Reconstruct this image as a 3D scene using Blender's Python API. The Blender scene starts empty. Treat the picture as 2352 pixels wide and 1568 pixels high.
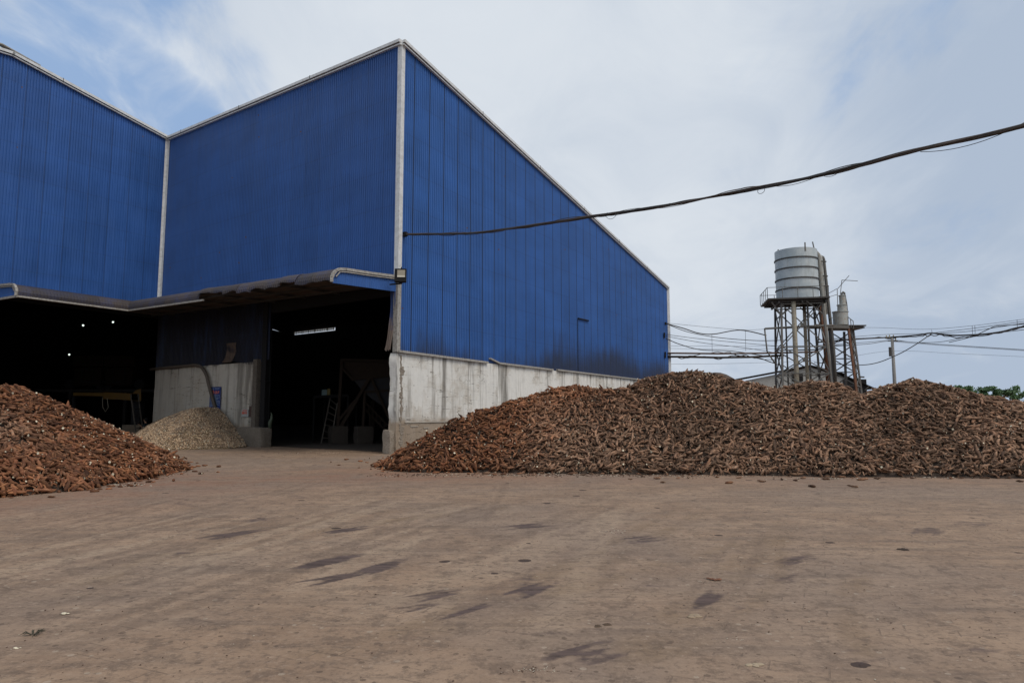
import bpy, math, random
import numpy as np
from mathutils import Vector, Matrix, Euler, noise as mnoise

random.seed(7)
RNG = np.random.default_rng(11)
SC = bpy.context.scene
COL = SC.collection
R = math.radians

# ------------------------------------------------------------------ camera
EYE = 1.65
F = 1568.0                      # focal length in units of a 2352 px wide frame (24 mm on 36 mm)
PITCH = math.atan((945 - 784) / F)
cam_d = bpy.data.cameras.new('camera'); cam_d.sensor_width = 36; cam_d.lens = 24
cam_d.clip_start = 0.1; cam_d.clip_end = 9000
cam = bpy.data.objects.new('camera', cam_d); COL.objects.link(cam)
cam.location = (0, 0, EYE); cam.rotation_euler = (math.pi / 2 + PITCH, 0, 0)
SC.camera = cam
SC.render.resolution_x = 1024; SC.render.resolution_y = 682

CM = Euler((math.pi / 2 + PITCH, 0, 0)).to_matrix()
CP = Vector((0, 0, EYE))
def ray(x, y): return CM @ Vector(((x - 1176) / F, (784 - y) / F, -1))
def gpt(x, y):
    d = ray(x, y); return CP + d * (-EYE / d.z)
def at(x, y, Y):
    d = ray(x, y); return CP + d * (Y / d.y)
def onv(x, y, A, B):
    d = ray(x, y); tx, ty = B[0] - A[0], B[1] - A[1]
    det = d.x * (-ty) + tx * d.y
    s = (A[0] * (-ty) + tx * A[1]) / det
    return CP + d * s

# ------------------------------------------------------------------ view, world and sun
SC.view_settings.view_transform = 'Standard'; SC.view_settings.look = 'None'
SC.view_settings.exposure = 0.0; SC.view_settings.gamma = 1.0
SC.cycles.max_bounces = 6; SC.cycles.diffuse_bounces = 4
SUN_EL, SUN_AZ = R(55), R(134)      # azimuth measured from +Y towards +X: behind the camera, to the right
W = bpy.data.worlds.new('World'); SC.world = W; W.use_nodes = True
wn, wl = W.node_tree.nodes, W.node_tree.links
wn.clear()
class NT:
    """tiny node helper"""
    def __init__(s, nodes, links): s.n, s.l = nodes, links
    def put(s, inp, v):
        if v is None: return
        if hasattr(v, 'is_output') or isinstance(v, bpy.types.NodeSocket): s.l.new(v, inp)
        else: inp.default_value = v
    def math(s, op, a, b=None, c=None, clamp=False):
        n = s.n.new('ShaderNodeMath'); n.operation = op; n.use_clamp = clamp
        s.put(n.inputs[0], a)
        if b is not None: s.put(n.inputs[1], b)
        if c is not None: s.put(n.inputs[2], c)
        return n.outputs[0]
    def vmath(s, op, a, b=None):
        n = s.n.new('ShaderNodeVectorMath'); n.operation = op
        s.put(n.inputs[0], a)
        if b is not None: s.put(n.inputs[1], b)
        return n.outputs['Value'] if op in ('DOT_PRODUCT', 'LENGTH', 'DISTANCE') else n.outputs[0]
    def noise(s, vec, scale, detail=4, rough=0.55, dist=0.0, out='Fac'):
        n = s.n.new('ShaderNodeTexNoise'); s.put(n.inputs['Vector'], vec)
        n.inputs['Scale'].default_value = scale; n.inputs['Detail'].default_value = detail
        n.inputs['Roughness'].default_value = rough; n.inputs['Distortion'].default_value = dist
        return n.outputs[out]
    def smooth(s, v, a, b, lo=0.0, hi=1.0):
        n = s.n.new('ShaderNodeMapRange'); n.interpolation_type = 'SMOOTHSTEP'
        s.put(n.inputs['Value'], v)
        n.inputs['From Min'].default_value = a; n.inputs['From Max'].default_value = b
        n.inputs['To Min'].default_value = lo; n.inputs['To Max'].default_value = hi
        return n.outputs['Result']
    def mix(s, f, a, b, mode='MIX'):
        n = s.n.new('ShaderNodeMix'); n.data_type = 'RGBA'; n.blend_type = mode
        s.put(n.inputs[0], f)
        for i, v in ((6, a), (7, b)):
            if isinstance(v, (tuple, list)) and len(v) == 3: v = (*v, 1)
            s.put(n.inputs[i], v)
        return n.outputs[2]
    def mapping(s, vec, loc=(0, 0, 0), rot=(0, 0, 0), scale=(1, 1, 1)):
        n = s.n.new('ShaderNodeMapping'); s.put(n.inputs['Vector'], vec)
        n.inputs['Location'].default_value = loc; n.inputs['Rotation'].default_value = rot
        n.inputs['Scale'].default_value = scale
        return n.outputs[0]
    def sep(s, vec):
        n = s.n.new('ShaderNodeSeparateXYZ'); s.put(n.inputs[0], vec); return n.outputs
    def comb(s, x, y, z):
        n = s.n.new('ShaderNodeCombineXYZ')
        for i, v in enumerate((x, y, z)): s.put(n.inputs[i], v)
        return n.outputs[0]
    def attr(s, name, out='Fac'):
        n = s.n.new('ShaderNodeAttribute'); n.attribute_name = name; return n.outputs[out]

def dirt(px, py):
    d = ray(px, py).normalized(); return tuple(d)
def build_world():
    t = NT(wn, wl)
    out = wn.new('ShaderNodeOutputWorld'); bg = wn.new('ShaderNodeBackground')
    bg.inputs['Strength'].default_value = 0.1
    wl.new(bg.outputs[0], out.inputs[0])
    sky = wn.new('ShaderNodeTexSky'); sky.sky_type = 'NISHITA'; sky.sun_disc = False
    sky.sun_elevation = SUN_EL; sky.sun_rotation = SUN_AZ
    sky.air_density = 1.0; sky.dust_density = 1.2; sky.ozone_density = 2.0
    tc = wn.new('ShaderNodeTexCoord').outputs['Generated']
    x, y, z = t.sep(tc)
    zz = t.math('ADD', t.math('MAXIMUM', z, 0.0), 0.22)
    pl = t.comb(t.math('DIVIDE', x, zz), t.math('DIVIDE', y, zz), 0.0)
    plr = t.mapping(pl, rot=(0, 0, R(-28)), scale=(1.0, 0.42, 1))
    n1 = t.noise(plr, 1.5, 7, 0.56, 0.8)
    n2 = t.noise(t.mapping(pl, loc=(7, 3, 0)), 0.55, 5, 0.5, 0.2)
    n3 = t.noise(t.mapping(pl, loc=(2, 9, 4), rot=(0, 0, R(60)), scale=(1, 0.6, 1)), 2.6, 7, 0.6, 1.0)
    n4 = t.noise(t.mapping(pl, loc=(1, 5, 2), rot=(0, 0, R(-40)), scale=(1.0, 0.5, 1)), 4.5, 8, 0.6, 0.6)
    def bump(px, py, lo, hi):
        return t.smooth(t.vmath('DOT_PRODUCT', tc, dirt(px, py)), math.cos(R(lo)), math.cos(R(hi)))
    # openings in the cloud where the blue shows
    blue = None
    for (bx, by, lo, hi, k_) in ((20, 30, 5, 1, .75), (100, 85, 5, 1, 1), (180, 120, 5, 1, 1), (255, 160, 5.5, 1.5, 1), (330, 205, 5, 1.5, 1), (400, 255, 4.5, 1, 1), (450, 290, 3.5, .5, .9), (280, 40, 7, 1, .8), (380, 90, 7, 1, .6), (480, 170, 6, 1, .45)):
        b_ = t.math('MULTIPLY', bump(bx, by, lo, hi), k_); blue = b_ if blue is None else t.math('MAXIMUM', blue, b_)
    blue = t.math('ADD', blue, t.math('MULTIPLY', bump(1950, 330, 17, 4), 0.22))
    blue = t.math('ADD', blue, t.math('MULTIPLY', bump(2330, 130, 14, 2), 0.28))
    open_ = t.math('ADD', t.math('MULTIPLY', blue, 0.95), t.math('MULTIPLY', t.math('SUBTRACT', 0.52, n1), 2.6))
    open_ = t.math('ADD', open_, t.math('MULTIPLY', t.math('SUBTRACT', 0.5, n4), 1.6))
    open_ = t.smooth(open_, 0.30, 1.15)
    open_ = t.math('MULTIPLY', open_, t.smooth(blue, 0.05, 0.4))
    # brighter veil high up and in the middle, greyer blue low and to the right
    bright = t.math('ADD', bump(1250, 250, 34, 5), t.math('MULTIPLY', t.math('SUBTRACT', n2, 0.5), 1.5))
    bright = t.math('ADD', bright, t.math('MULTIPLY', t.math('SUBTRACT', n3, 0.5), 1.0))
    bright = t.math('ADD', bright, t.math('MULTIPLY', bump(230, 250, 9, 3), 0.8))
    bright = t.math('MAXIMUM', bright, t.smooth(y, 0.1, -0.4))
    bright = t.smooth(bright, -0.15, 1.05)
    cloud = t.mix(bright, (4.15, 5.0, 6.3), (7.1, 7.6, 8.2))
    low = t.math('MULTIPLY', t.smooth(n3, 0.60, 0.74), t.smooth(z, 0.22, 0.03))
    cloud = t.mix(t.math('MULTIPLY', low, 0.5), cloud, (5.6, 6.1, 6.9))
    clear = t.mix(0.86, sky.outputs[0], (2.35, 4.0, 6.9))
    c = t.mix(t.math('MULTIPLY', open_, 0.84), cloud, clear)
    wl.new(c, bg.inputs['Color'])
build_world()
sun_d = bpy.data.lights.new('sun', 'SUN'); sun_d.energy = 2.1; sun_d.angle = R(28); sun_d.color = (1, 0.90, 0.77)
sun = bpy.data.objects.new('sun', sun_d); COL.objects.link(sun)
sdir = Vector((math.sin(SUN_AZ) * math.cos(SUN_EL), math.cos(SUN_AZ) * math.cos(SUN_EL), math.sin(SUN_EL)))
sun.rotation_euler = sdir.to_track_quat('Z', 'Y').to_euler(); sun.location = (20, -20, 40)

# ------------------------------------------------------------------ object helpers
def tag(o, label=None, cat=None, group=None, kind=None):
    if label: o['label'] = label
    if cat: o['category'] = cat
    if group: o['group'] = group
    if kind: o['kind'] = kind
    return o
def thing(name, loc, label, cat, group=None):
    o = bpy.data.objects.new(name, None); COL.objects.link(o)
    o.empty_display_size = 0.3; o.location = loc
    return tag(o, label, cat, group)
def wloc(o):
    v = Vector((0, 0, 0))
    while o is not None: v += o.location; o = o.parent
    return v

class MB:
    def __init__(s): s.v, s.f, s.m, s.a = [], [], [], []
    def add(s, vs, fs, m=0, a=0.0):
        b = len(s.v); s.v += [tuple(p) for p in vs]
        for f in fs: s.f.append([b + i for i in f]); s.m.append(m); s.a.append(a)
    def box(s, c, sz, rot=None, m=0, a=0.0):
        M = rot if rot is not None else Matrix.Identity(3)
        if isinstance(M, (int, float)): M = Matrix.Rotation(M, 3, 'Z')
        c = Vector(c); h = [k / 2 for k in sz]
        vs = [c + M @ Vector((x * h[0], y * h[1], z * h[2])) for x in (-1, 1) for y in (-1, 1) for z in (-1, 1)]
        s.add(vs, [(0, 1, 3, 2), (4, 6, 7, 5), (0, 4, 5, 1), (2, 3, 7, 6), (0, 2, 6, 4), (1, 5, 7, 3)], m, a)
    def bar(s, p, q, w, h=None, m=0, a=0.0, up=(0, 0, 1)):
        p, q = Vector(p), Vector(q); d = q - p; L = d.length
        if L < 1e-6: return
        d = d / L; u = Vector(up)
        if abs(d.dot(u)) > 0.97: u = Vector((1, 0, 0))
        x = d.cross(u).normalized(); z = x.cross(d)
        M = Matrix((x, d, z)).transposed()
        s.box((p + q) / 2, (w, L, h or w), M, m, a)
    def tube(s, pts, r, n=8, m=0, cap=True, a=0.0):
        pts = [Vector(p) for p in pts]; rr = r if isinstance(r, (list, tuple)) else [r] * len(pts)
        b = len(s.v); prev = None
        for i, p in enumerate(pts):
            d = (pts[min(i + 1, len(pts) - 1)] - pts[max(i - 1, 0)]).normalized()
            if prev is None:
                u = Vector((0, 0, 1)) if abs(d.z) < 0.9 else Vector((1, 0, 0))
                x = d.cross(u).normalized()
            else: x = (prev - d * prev.dot(d)).normalized()
            prev = x; y = d.cross(x)
            for k in range(n):
                t = 2 * math.pi * k / n
                s.v.append(tuple(p + (x * math.cos(t) + y * math.sin(t)) * rr[i]))
        for i in range(len(pts) - 1):
            for k in range(n):
                s.f.append([b + i * n + k, b + i * n + (k + 1) % n, b + (i + 1) * n + (k + 1) % n, b + (i + 1) * n + k]); s.m.append(m); s.a.append(a)
        if cap:
            s.f.append([b + k for k in range(n)][::-1]); s.m.append(m); s.a.append(a)
            e = b + (len(pts) - 1) * n
            s.f.append([e + k for k in range(n)]); s.m.append(m); s.a.append(a)
    def cyl(s, c, r, z0, z1, n=32, m=0, r1=None):
        s.tube([(c[0], c[1], z0), (c[0], c[1], z1)], [r, r if r1 is None else r1], n, m)
    def build(s, name, mats, parent=None, smooth=False, origin=None, attr=None):
        me = bpy.data.meshes.new(name)
        V = np.array(s.v, dtype=np.float64)
        if parent is not None: o0 = np.array(wloc(parent))
        elif origin is not None: o0 = np.array(origin)
        else: o0 = np.array([(V[:, 0].min() + V[:, 0].max()) / 2, (V[:, 1].min() + V[:, 1].max()) / 2, V[:, 2].min()])
        V = V - o0
        me.from_pydata([tuple(p) for p in V], [], s.f)
        for mt in (mats if isinstance(mats, (list, tuple)) else [mats]): me.materials.append(mt)
        me.polygons.foreach_set('material_index', s.m)
        if smooth: me.polygons.foreach_set('use_smooth', [True] * len(s.f))
        if attr:
            at_ = me.attributes.new(attr, 'FLOAT', 'FACE'); at_.data.foreach_set('value', s.a)
        me.update()
        o = bpy.data.objects.new(name, me); COL.objects.link(o)
        if parent is not None: o.parent = parent
        else: o.location = Vector(o0)
        return o
def smooth_angle(o, ang=40):
    me = o.data
    me.polygons.foreach_set('use_smooth', [True] * len(me.polygons))
    try: me.set_sharp_from_angle(angle=R(ang))
    except Exception: pass
def bevel(o, w=0.02, seg=2):
    m = o.modifiers.new('bevel', 'BEVEL'); m.width = w; m.segments = seg; m.limit_method = 'ANGLE'; return o

# ------------------------------------------------------------------ materials
def newmat(name):
    m = bpy.data.materials.new(name); m.use_nodes = True
    n, l = m.node_tree.nodes, m.node_tree.links; n.clear()
    o = n.new('ShaderNodeOutputMaterial'); b = n.new('ShaderNodeBsdfPrincipled'); l.new(b.outputs[0], o.inputs[0])
    t = NT(n, l); t.bsdf = b; t.out = o
    t.pos = n.new('ShaderNodeNewGeometry').outputs['Position']
    return m, t
def setb(t, color=None, rough=None, metal=None, height=None, bdist=0.02, bstr=0.5, spec=None):
    b = t.bsdf
    if color is not None: t.put(b.inputs['Base Color'], (*color, 1) if isinstance(color, (tuple, list)) and len(color) == 3 else color)
    if rough is not None: t.put(b.inputs['Roughness'], rough)
    if metal is not None: t.put(b.inputs['Metallic'], metal)
    if spec is not None: t.put(b.inputs['Specular IOR Level'], spec)
    if height is not None:
        n = t.n.new('ShaderNodeBump'); t.put(n.inputs['Height'], height)
        n.inputs['Distance'].default_value = bdist; n.inputs['Strength'].default_value = bstr
        t.l.new(n.outputs[0], b.inputs['Normal'])
def simple(name, col, rough=0.6, metal=0.0, var=0.25, scale=4.0, dirtc=None, dirtf=0.4, bump=0.0, spec=0.5):
    m, t = newmat(name)
    n1 = t.noise(t.pos, scale, 5, 0.6); n2 = t.noise(t.mapping(t.pos, loc=(3, 7, 1)), scale * 3.7, 6, 0.65)
    v = t.math('ADD', 1 - var, t.math('MULTIPLY', n1, 2 * var))
    c = t.mix(1.0, (*col, 1), t.comb(v, v, v), 'MULTIPLY')
    if dirtc: c = t.mix(t.math('MULTIPLY', t.smooth(n2, 0.42, 0.66), dirtf), c, dirtc)
    setb(t, c, rough, metal, n2 if bump else None, bump or 0.01, 0.6, spec)
    return m

def mat_clad(name, base=(0.027, 0.103, 0.335), grime=True, lapf=0.75):
    m, t = newmat(name)
    x, y, z = t.sep(t.pos)
    a = t.attr('tint')                       # per sheet: 0..1 shade, > 2 marks the dirty side lap
    shade = t.math('FRACT', a); lap = t.math('GREATER_THAN', a, 1.5)
    streak = t.noise(t.mapping(t.pos, scale=(6, 6, 0.35)), 1.0, 5, 0.6)
    big = t.noise(t.mapping(t.pos, scale=(0.35, 0.35, 0.8)), 1.0, 4, 0.5)
    v = t.math('ADD', 0.93, t.math('MULTIPLY', shade, 0.10))
    v = t.math('ADD', v, t.math('MULTIPLY', t.math('SUBTRACT', streak, 0.5), 0.5))
    v = t.math('ADD', v, t.math('MULTIPLY', t.math('SUBTRACT', big, 0.5), 0.55))
    c = t.mix(1.0, (*base, 1), t.comb(v, v, v), 'MULTIPLY')
    fade = t.noise(t.mapping(t.pos, loc=(5, 1, 9), scale=(1, 1, 0.2)), 1.4, 5, 0.6)
    c = t.mix(t.smooth(fade, 0.5, 0.8, 0, 0.2), c, (0.045, 0.12, 0.34))
    chalk = t.noise(t.mapping(t.pos, loc=(3, 8, 2), scale=(0.5, 0.5, 0.22)), 1.0, 6, 0.65)
    c = t.mix(t.smooth(chalk, 0.52, 0.72, 0, 0.16), c, (0.05, 0.12, 0.31))
    row = t.math('LESS_THAN', t.math('ABSOLUTE', t.math('SUBTRACT', t.math('FRACT', t.math('DIVIDE', z, 1.55)), 0.5)), 0.012)
    c = t.mix(t.math('MULTIPLY', row, 0.22), c, (0.02, 0.03, 0.07))
    c = t.mix(t.math('MULTIPLY', lap, lapf), c, (0.012, 0.022, 0.06))
    if grime:
        gn = t.noise(t.mapping(t.pos, scale=(2.2, 2.2, 0.35)), 1.0, 6, 0.65)
        gl = t.noise(t.pos, 0.22, 3, 0.5)
        lev = t.math('ADD', z, t.math('MULTIPLY', t.math('SUBTRACT', gn, 0.5), -2.2))
        lev = t.math('ADD', lev, t.math('MULTIPLY', t.math('SUBTRACT', gl, 0.5), -2.4))
        lev = t.math('ADD', lev, t.smooth(x, -1.0, 4.5, 0.75, -0.35))
        g = t.smooth(lev, 5.9, 4.1, 0, 0.85)
        c = t.mix(g, c, (0.022, 0.026, 0.045))
    spots = t.n.new('ShaderNodeTexVoronoi'); spots.inputs['Scale'].default_value = 0.8
    t.l.new(t.pos, spots.inputs['Vector'])
    c = t.mix(t.math('LESS_THAN', spots.outputs['Distance'], 0.035), c, (0.10, 0.05, 0.03))
    setb(t, c, t.smooth(streak, 0.2, 0.8, 0.42, 0.62), 0.0, spec=0.35)
    return m
M_BLUE = mat_clad('blue_cladding')
M_BLUE_PLAIN = mat_clad('blue_sheet', (0.025, 0.090, 0.30), False, 0.4)

def mat_canopy():
    m, t = newmat('dirty_canopy_sheet')
    a = t.attr('tint'); sh = t.math('FRACT', a)
    n1 = t.noise(t.pos, 1.3, 6, 0.65); n2 = t.noise(t.pos, 9, 5, 0.6)
    f = t.smooth(t.math('ADD', n1, t.math('MULTIPLY', t.math('SUBTRACT', n2, 0.5), 0.5)), 0.36, 0.6, 0.45, 0.95)
    c = t.mix(f, (0.024, 0.032, 0.085), (0.038, 0.029, 0.026))
    v = t.math('ADD', 0.7, t.math('MULTIPLY', sh, 0.6))
    c = t.mix(1.0, c, t.comb(v, v, v), 'MULTIPLY')
    setb(t, c, 0.6, 0.0); return m
M_CANOPY = mat_canopy()
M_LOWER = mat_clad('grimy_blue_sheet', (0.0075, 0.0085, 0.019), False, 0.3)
def mat_underside():
    return simple('rusty_sheet', (0.085, 0.055, 0.038), 0.8, 0, 0.4, 3, (0.03, 0.03, 0.04), 0.6)
M_RUSTSHEET = mat_underside()
M_TRIM = simple('galvanised_trim', (0.60, 0.62, 0.64), 0.5, 0.0, 0.10, 1.5, (0.33, 0.33, 0.32), 0.45)
M_TRIMD = simple('dirty_trim', (0.33, 0.32, 0.30), 0.6, 0.0, 0.3, 3, (0.13, 0.11, 0.09), 0.6)
M_TRIMLINE = simple('trim_shadow_gap', (0.05, 0.05, 0.05), 0.8)
M_DARKSTEEL = simple('dark_steel', (0.045, 0.047, 0.048), 0.6, 0.2, 0.3, 6, (0.08, 0.05, 0.035), 0.5)
M_STEEL = simple('weathered_steel', (0.105, 0.112, 0.11), 0.6, 0.1, 0.35, 3, (0.10, 0.055, 0.035), 0.6)
M_PALEPIPE = simple('pale_pipe', (0.40, 0.38, 0.31), 0.6, 0.0, 0.2, 1.5, (0.22, 0.15, 0.09), 0.5)
M_RUST = simple('rusted_steel', (0.15, 0.065, 0.035), 0.85, 0.0, 0.4, 3, (0.07, 0.04, 0.03), 0.5)
def mat_tank():
    m, t = newmat('tank_paint')
    st_ = t.noise(t.mapping(t.pos, scale=(2.5, 2.5, 0.25)), 1.0, 6, 0.7); n_ = t.noise(t.pos, 1.1, 5, 0.6)
    c = t.mix(t.smooth(n_, 0.35, 0.65), (0.33, 0.39, 0.43), (0.42, 0.47, 0.50))
    c = t.mix(t.smooth(st_, 0.52, 0.72, 0, 0.55), c, (0.24, 0.23, 0.20))
    c = t.mix(t.smooth(st_, 0.66, 0.74, 0, 0.5), c, (0.20, 0.11, 0.06))
    setb(t, c, 0.5); return m
M_TANK = mat_tank()
M_VESSEL = simple('vessel_paint', (0.33, 0.36, 0.36), 0.6, 0.0, 0.2, 2, (0.25, 0.16, 0.10), 0.6)
M_BLACKRUB = simple('black_cable', (0.022, 0.02, 0.02), 0.6, 0, 0.3, 3)
M_BROWNCAB = simple('brown_cable', (0.055, 0.04, 0.034), 0.75, 0, 0.45, 6, (0.02, 0.018, 0.018), 0.7)
M_BLACK = simple('black_housing', (0.012, 0.012, 0.013), 0.8, 0, 0.2, 8, spec=0.15)
M_RUSTDARK = simple('dark_rusty_steel', (0.026, 0.019, 0.015), 0.9, 0, 0.35, 5, (0.03, 0.02, 0.015), 0.6, spec=0.15)
M_POLE = simple('concrete_pole', (0.22, 0.22, 0.22), 0.8, 0, 0.2, 3, (0.12, 0.12, 0.12), 0.4)
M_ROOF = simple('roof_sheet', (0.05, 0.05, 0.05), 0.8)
M_SHEDWALL = simple('shed_wall', (0.30, 0.31, 0.31), 0.85, 0, 0.1, 0.6, (0.22, 0.21, 0.20), 0.4)
M_YELLOW = simple('dusty_yellow_paint', (0.16, 0.085, 0.009), 0.6, 0, 0.3, 3, (0.12, 0.08, 0.04), 0.6)
M_HOPPER = simple('grey_hopper_sheet', (0.026, 0.028, 0.033), 0.85, 0, 0.25, 3, (0.035, 0.026, 0.02), 0.5, spec=0.15)

def mat_concrete(name, base=(0.66, 0.66, 0.64), tide=1.25, dark=1.0):
    m, t = newmat(name)
    x, y, z = t.sep(t.pos)
    big = t.noise(t.pos, 0.5, 5, 0.6)
    mid = t.noise(t.pos, 2.5, 6, 0.65)
    fine = t.noise(t.pos, 22, 4, 0.6)
    st = t.noise(t.mapping(t.pos, scale=(3.2, 3.2, 0.16)), 1.0, 6, 0.7)
    st2 = t.noise(t.mapping(t.pos, loc=(9, 4, 2), scale=(1.0, 1.0, 0.12)), 1.0, 4, 0.6)
    v = t.math('ADD', 0.80, t.math('MULTIPLY', mid, 0.4))
    c = t.mix(1.0, (*base, 1), t.comb(v, v, v), 'MULTIPLY')
    c = t.mix(t.smooth(t.math('ADD', t.math('MULTIPLY', big, 0.6), t.math('MULTIPLY', mid, 0.4)), 0.47, 0.62, 0, 0.6), c, (0.36, 0.32, 0.265))
    c = t.mix(t.smooth(st, 0.50, 0.66, 0, 0.7 * dark), c, (0.20, 0.185, 0.165))
    c = t.mix(t.smooth(st2, 0.56, 0.68, 0, 0.7 * dark), c, (0.11, 0.10, 0.085))
    # grime running down from the top edge
    topg = t.math('ADD', z, t.math('MULTIPLY', t.math('SUBTRACT', st, 0.5), 2.4))
    c = t.mix(t.smooth(topg, 3.7, 4.4, 0, 0.55 * dark), c, (0.10, 0.085, 0.07))
    # brown tide line near the ground
    w = t.math('ADD', z, t.math('MULTIPLY', t.math('SUBTRACT', mid, 0.5), 0.7))
    w = t.math('ADD', w, t.math('MULTIPLY', t.math('SUBTRACT', st, 0.5), 0.6))
    c = t.mix(t.smooth(w, tide + 0.25, tide - 0.12, 0, 0.85), c, (0.25, 0.19, 0.135))
    c = t.mix(t.math('MULTIPLY', t.smooth(w, tide - 0.2, tide - 0.9), t.smooth(fine, 0.5, 0.66)), c, (0.14, 0.105, 0.075))
    # short horizontal cracks and board marks
    cr = t.noise(t.mapping(t.pos, scale=(0.35, 0.35, 3.4)), 1.0, 3, 0.5)
    line = t.math('LESS_THAN', t.math('ABSOLUTE', t.math('SUBTRACT', cr, 0.5)), 0.0035)
    c = t.mix(t.math('MULTIPLY', line, t.smooth(big, 0.45, 0.55, 0.1, 0.8)), c, (0.07, 0.06, 0.05))
    pits = t.n.new('ShaderNodeTexVoronoi'); pits.inputs['Scale'].default_value = 2.3; t.l.new(t.pos, pits.inputs['Vector'])
    c = t.mix(t.math('LESS_THAN', pits.outputs['Distance'], 0.05), c, (0.06, 0.055, 0.05))
    h = t.math('ADD', t.math('MULTIPLY', mid, 1.0), t.math('MULTIPLY', fine, 0.3))
    setb(t, c, 0.88, 0, h, 0.03, 0.6, 0.25)
    return m
M_CONC = mat_concrete('wall_concrete')
M_CONCIN = mat_concrete('stained_concrete', (0.44, 0.42, 0.38), 0.9, 1.0)
M_CONCROUGH = simple('broken_concrete', (0.20, 0.165, 0.13), 0.95, 0, 0.4, 9, (0.42, 0.40, 0.37), 0.5, 0.04)

M_FOOT = simple('dark_concrete', (0.045, 0.036, 0.03), 0.95, 0, 0.4, 6, (0.03, 0.025, 0.02), 0.5, 0.03)  # very dark concrete tone for the hopper feet
def mat_root(name, obj_random=False):
    m, t = newmat(name)
    if obj_random:
        oi = t.n.new('ShaderNodeObjectInfo')
        pos = t.n.new('ShaderNodeTexCoord').outputs['Object']
        red = t.sep(t.attr('rc', 'Vector'))[0]
        rnd = oi.outputs['Random']
        oc = t.n.new('ShaderNodeSeparateColor'); t.l.new(oi.outputs['Color'], oc.inputs[0])
        red = oc.outputs[0]
    else:
        r3 = t.sep(t.attr('rc', 'Vector')); red, rnd = r3[0], r3[1]
        pos = t.pos
    n1 = t.noise(pos, 34, 4, 0.65); n2 = t.noise(pos, 9, 3, 0.6)
    redc = t.mix(t.smooth(n2, 0.35, 0.7), (0.115, 0.043, 0.022), (0.22, 0.098, 0.045))
    grey = t.mix(t.smooth(n2, 0.35, 0.7), (0.098, 0.060, 0.041), (0.25, 0.155, 0.102))
    c = t.mix(red, grey, redc)
    v = t.math('ADD', 0.27, t.math('MULTIPLY', t.math('POWER', rnd, 1.2), 1.5))
    c = t.mix(1.0, c, t.comb(v, v, v), 'MULTIPLY')
    c = t.mix(t.smooth(n1, 0.60, 0.74, 0, 0.65), c, (0.36, 0.25, 0.15))
    c = t.mix(t.smooth(n1, 0.42, 0.30, 0, 0.6), c, (0.035, 0.024, 0.018))
    setb(t, c, 0.85, 0, n1, 0.006, 0.6, 0.2)
    return m
M_ROOT = mat_root('root_skin'); M_ROOT1 = mat_root('single_root_skin', True)
M_FLESH = simple('root_flesh', (0.62, 0.57, 0.44), 0.7, 0, 0.25, 25, (0.35, 0.27, 0.17), 0.5)
M_SOIL = simple('heap_soil', (0.045, 0.03, 0.022), 0.95, 0, 0.4, 6, (0.02, 0.014, 0.01), 0.6, 0.03)
M_CHIPBED = simple('chip_bed', (0.20, 0.145, 0.085), 0.95, 0, 0.35, 16, (0.07, 0.055, 0.04), 0.7, 0.03)
def mat_chips():
    m, t = newmat('chip_flakes')
    r3 = t.sep(t.attr('rc', 'Vector')); big = t.noise(t.pos, 1.6, 4, 0.6)
    c = t.mix(r3[0], (0.15, 0.10, 0.066), (0.58, 0.42, 0.275))
    c = t.mix(t.math('GREATER_THAN', r3[1], 0.92), c, (0.45, 0.40, 0.31))
    c = t.mix(t.smooth(big, 0.5, 0.68, 0, 0.65), c, (0.12, 0.10, 0.085))
    setb(t, c, 0.85); return m
M_CHIPS = mat_chips()

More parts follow.
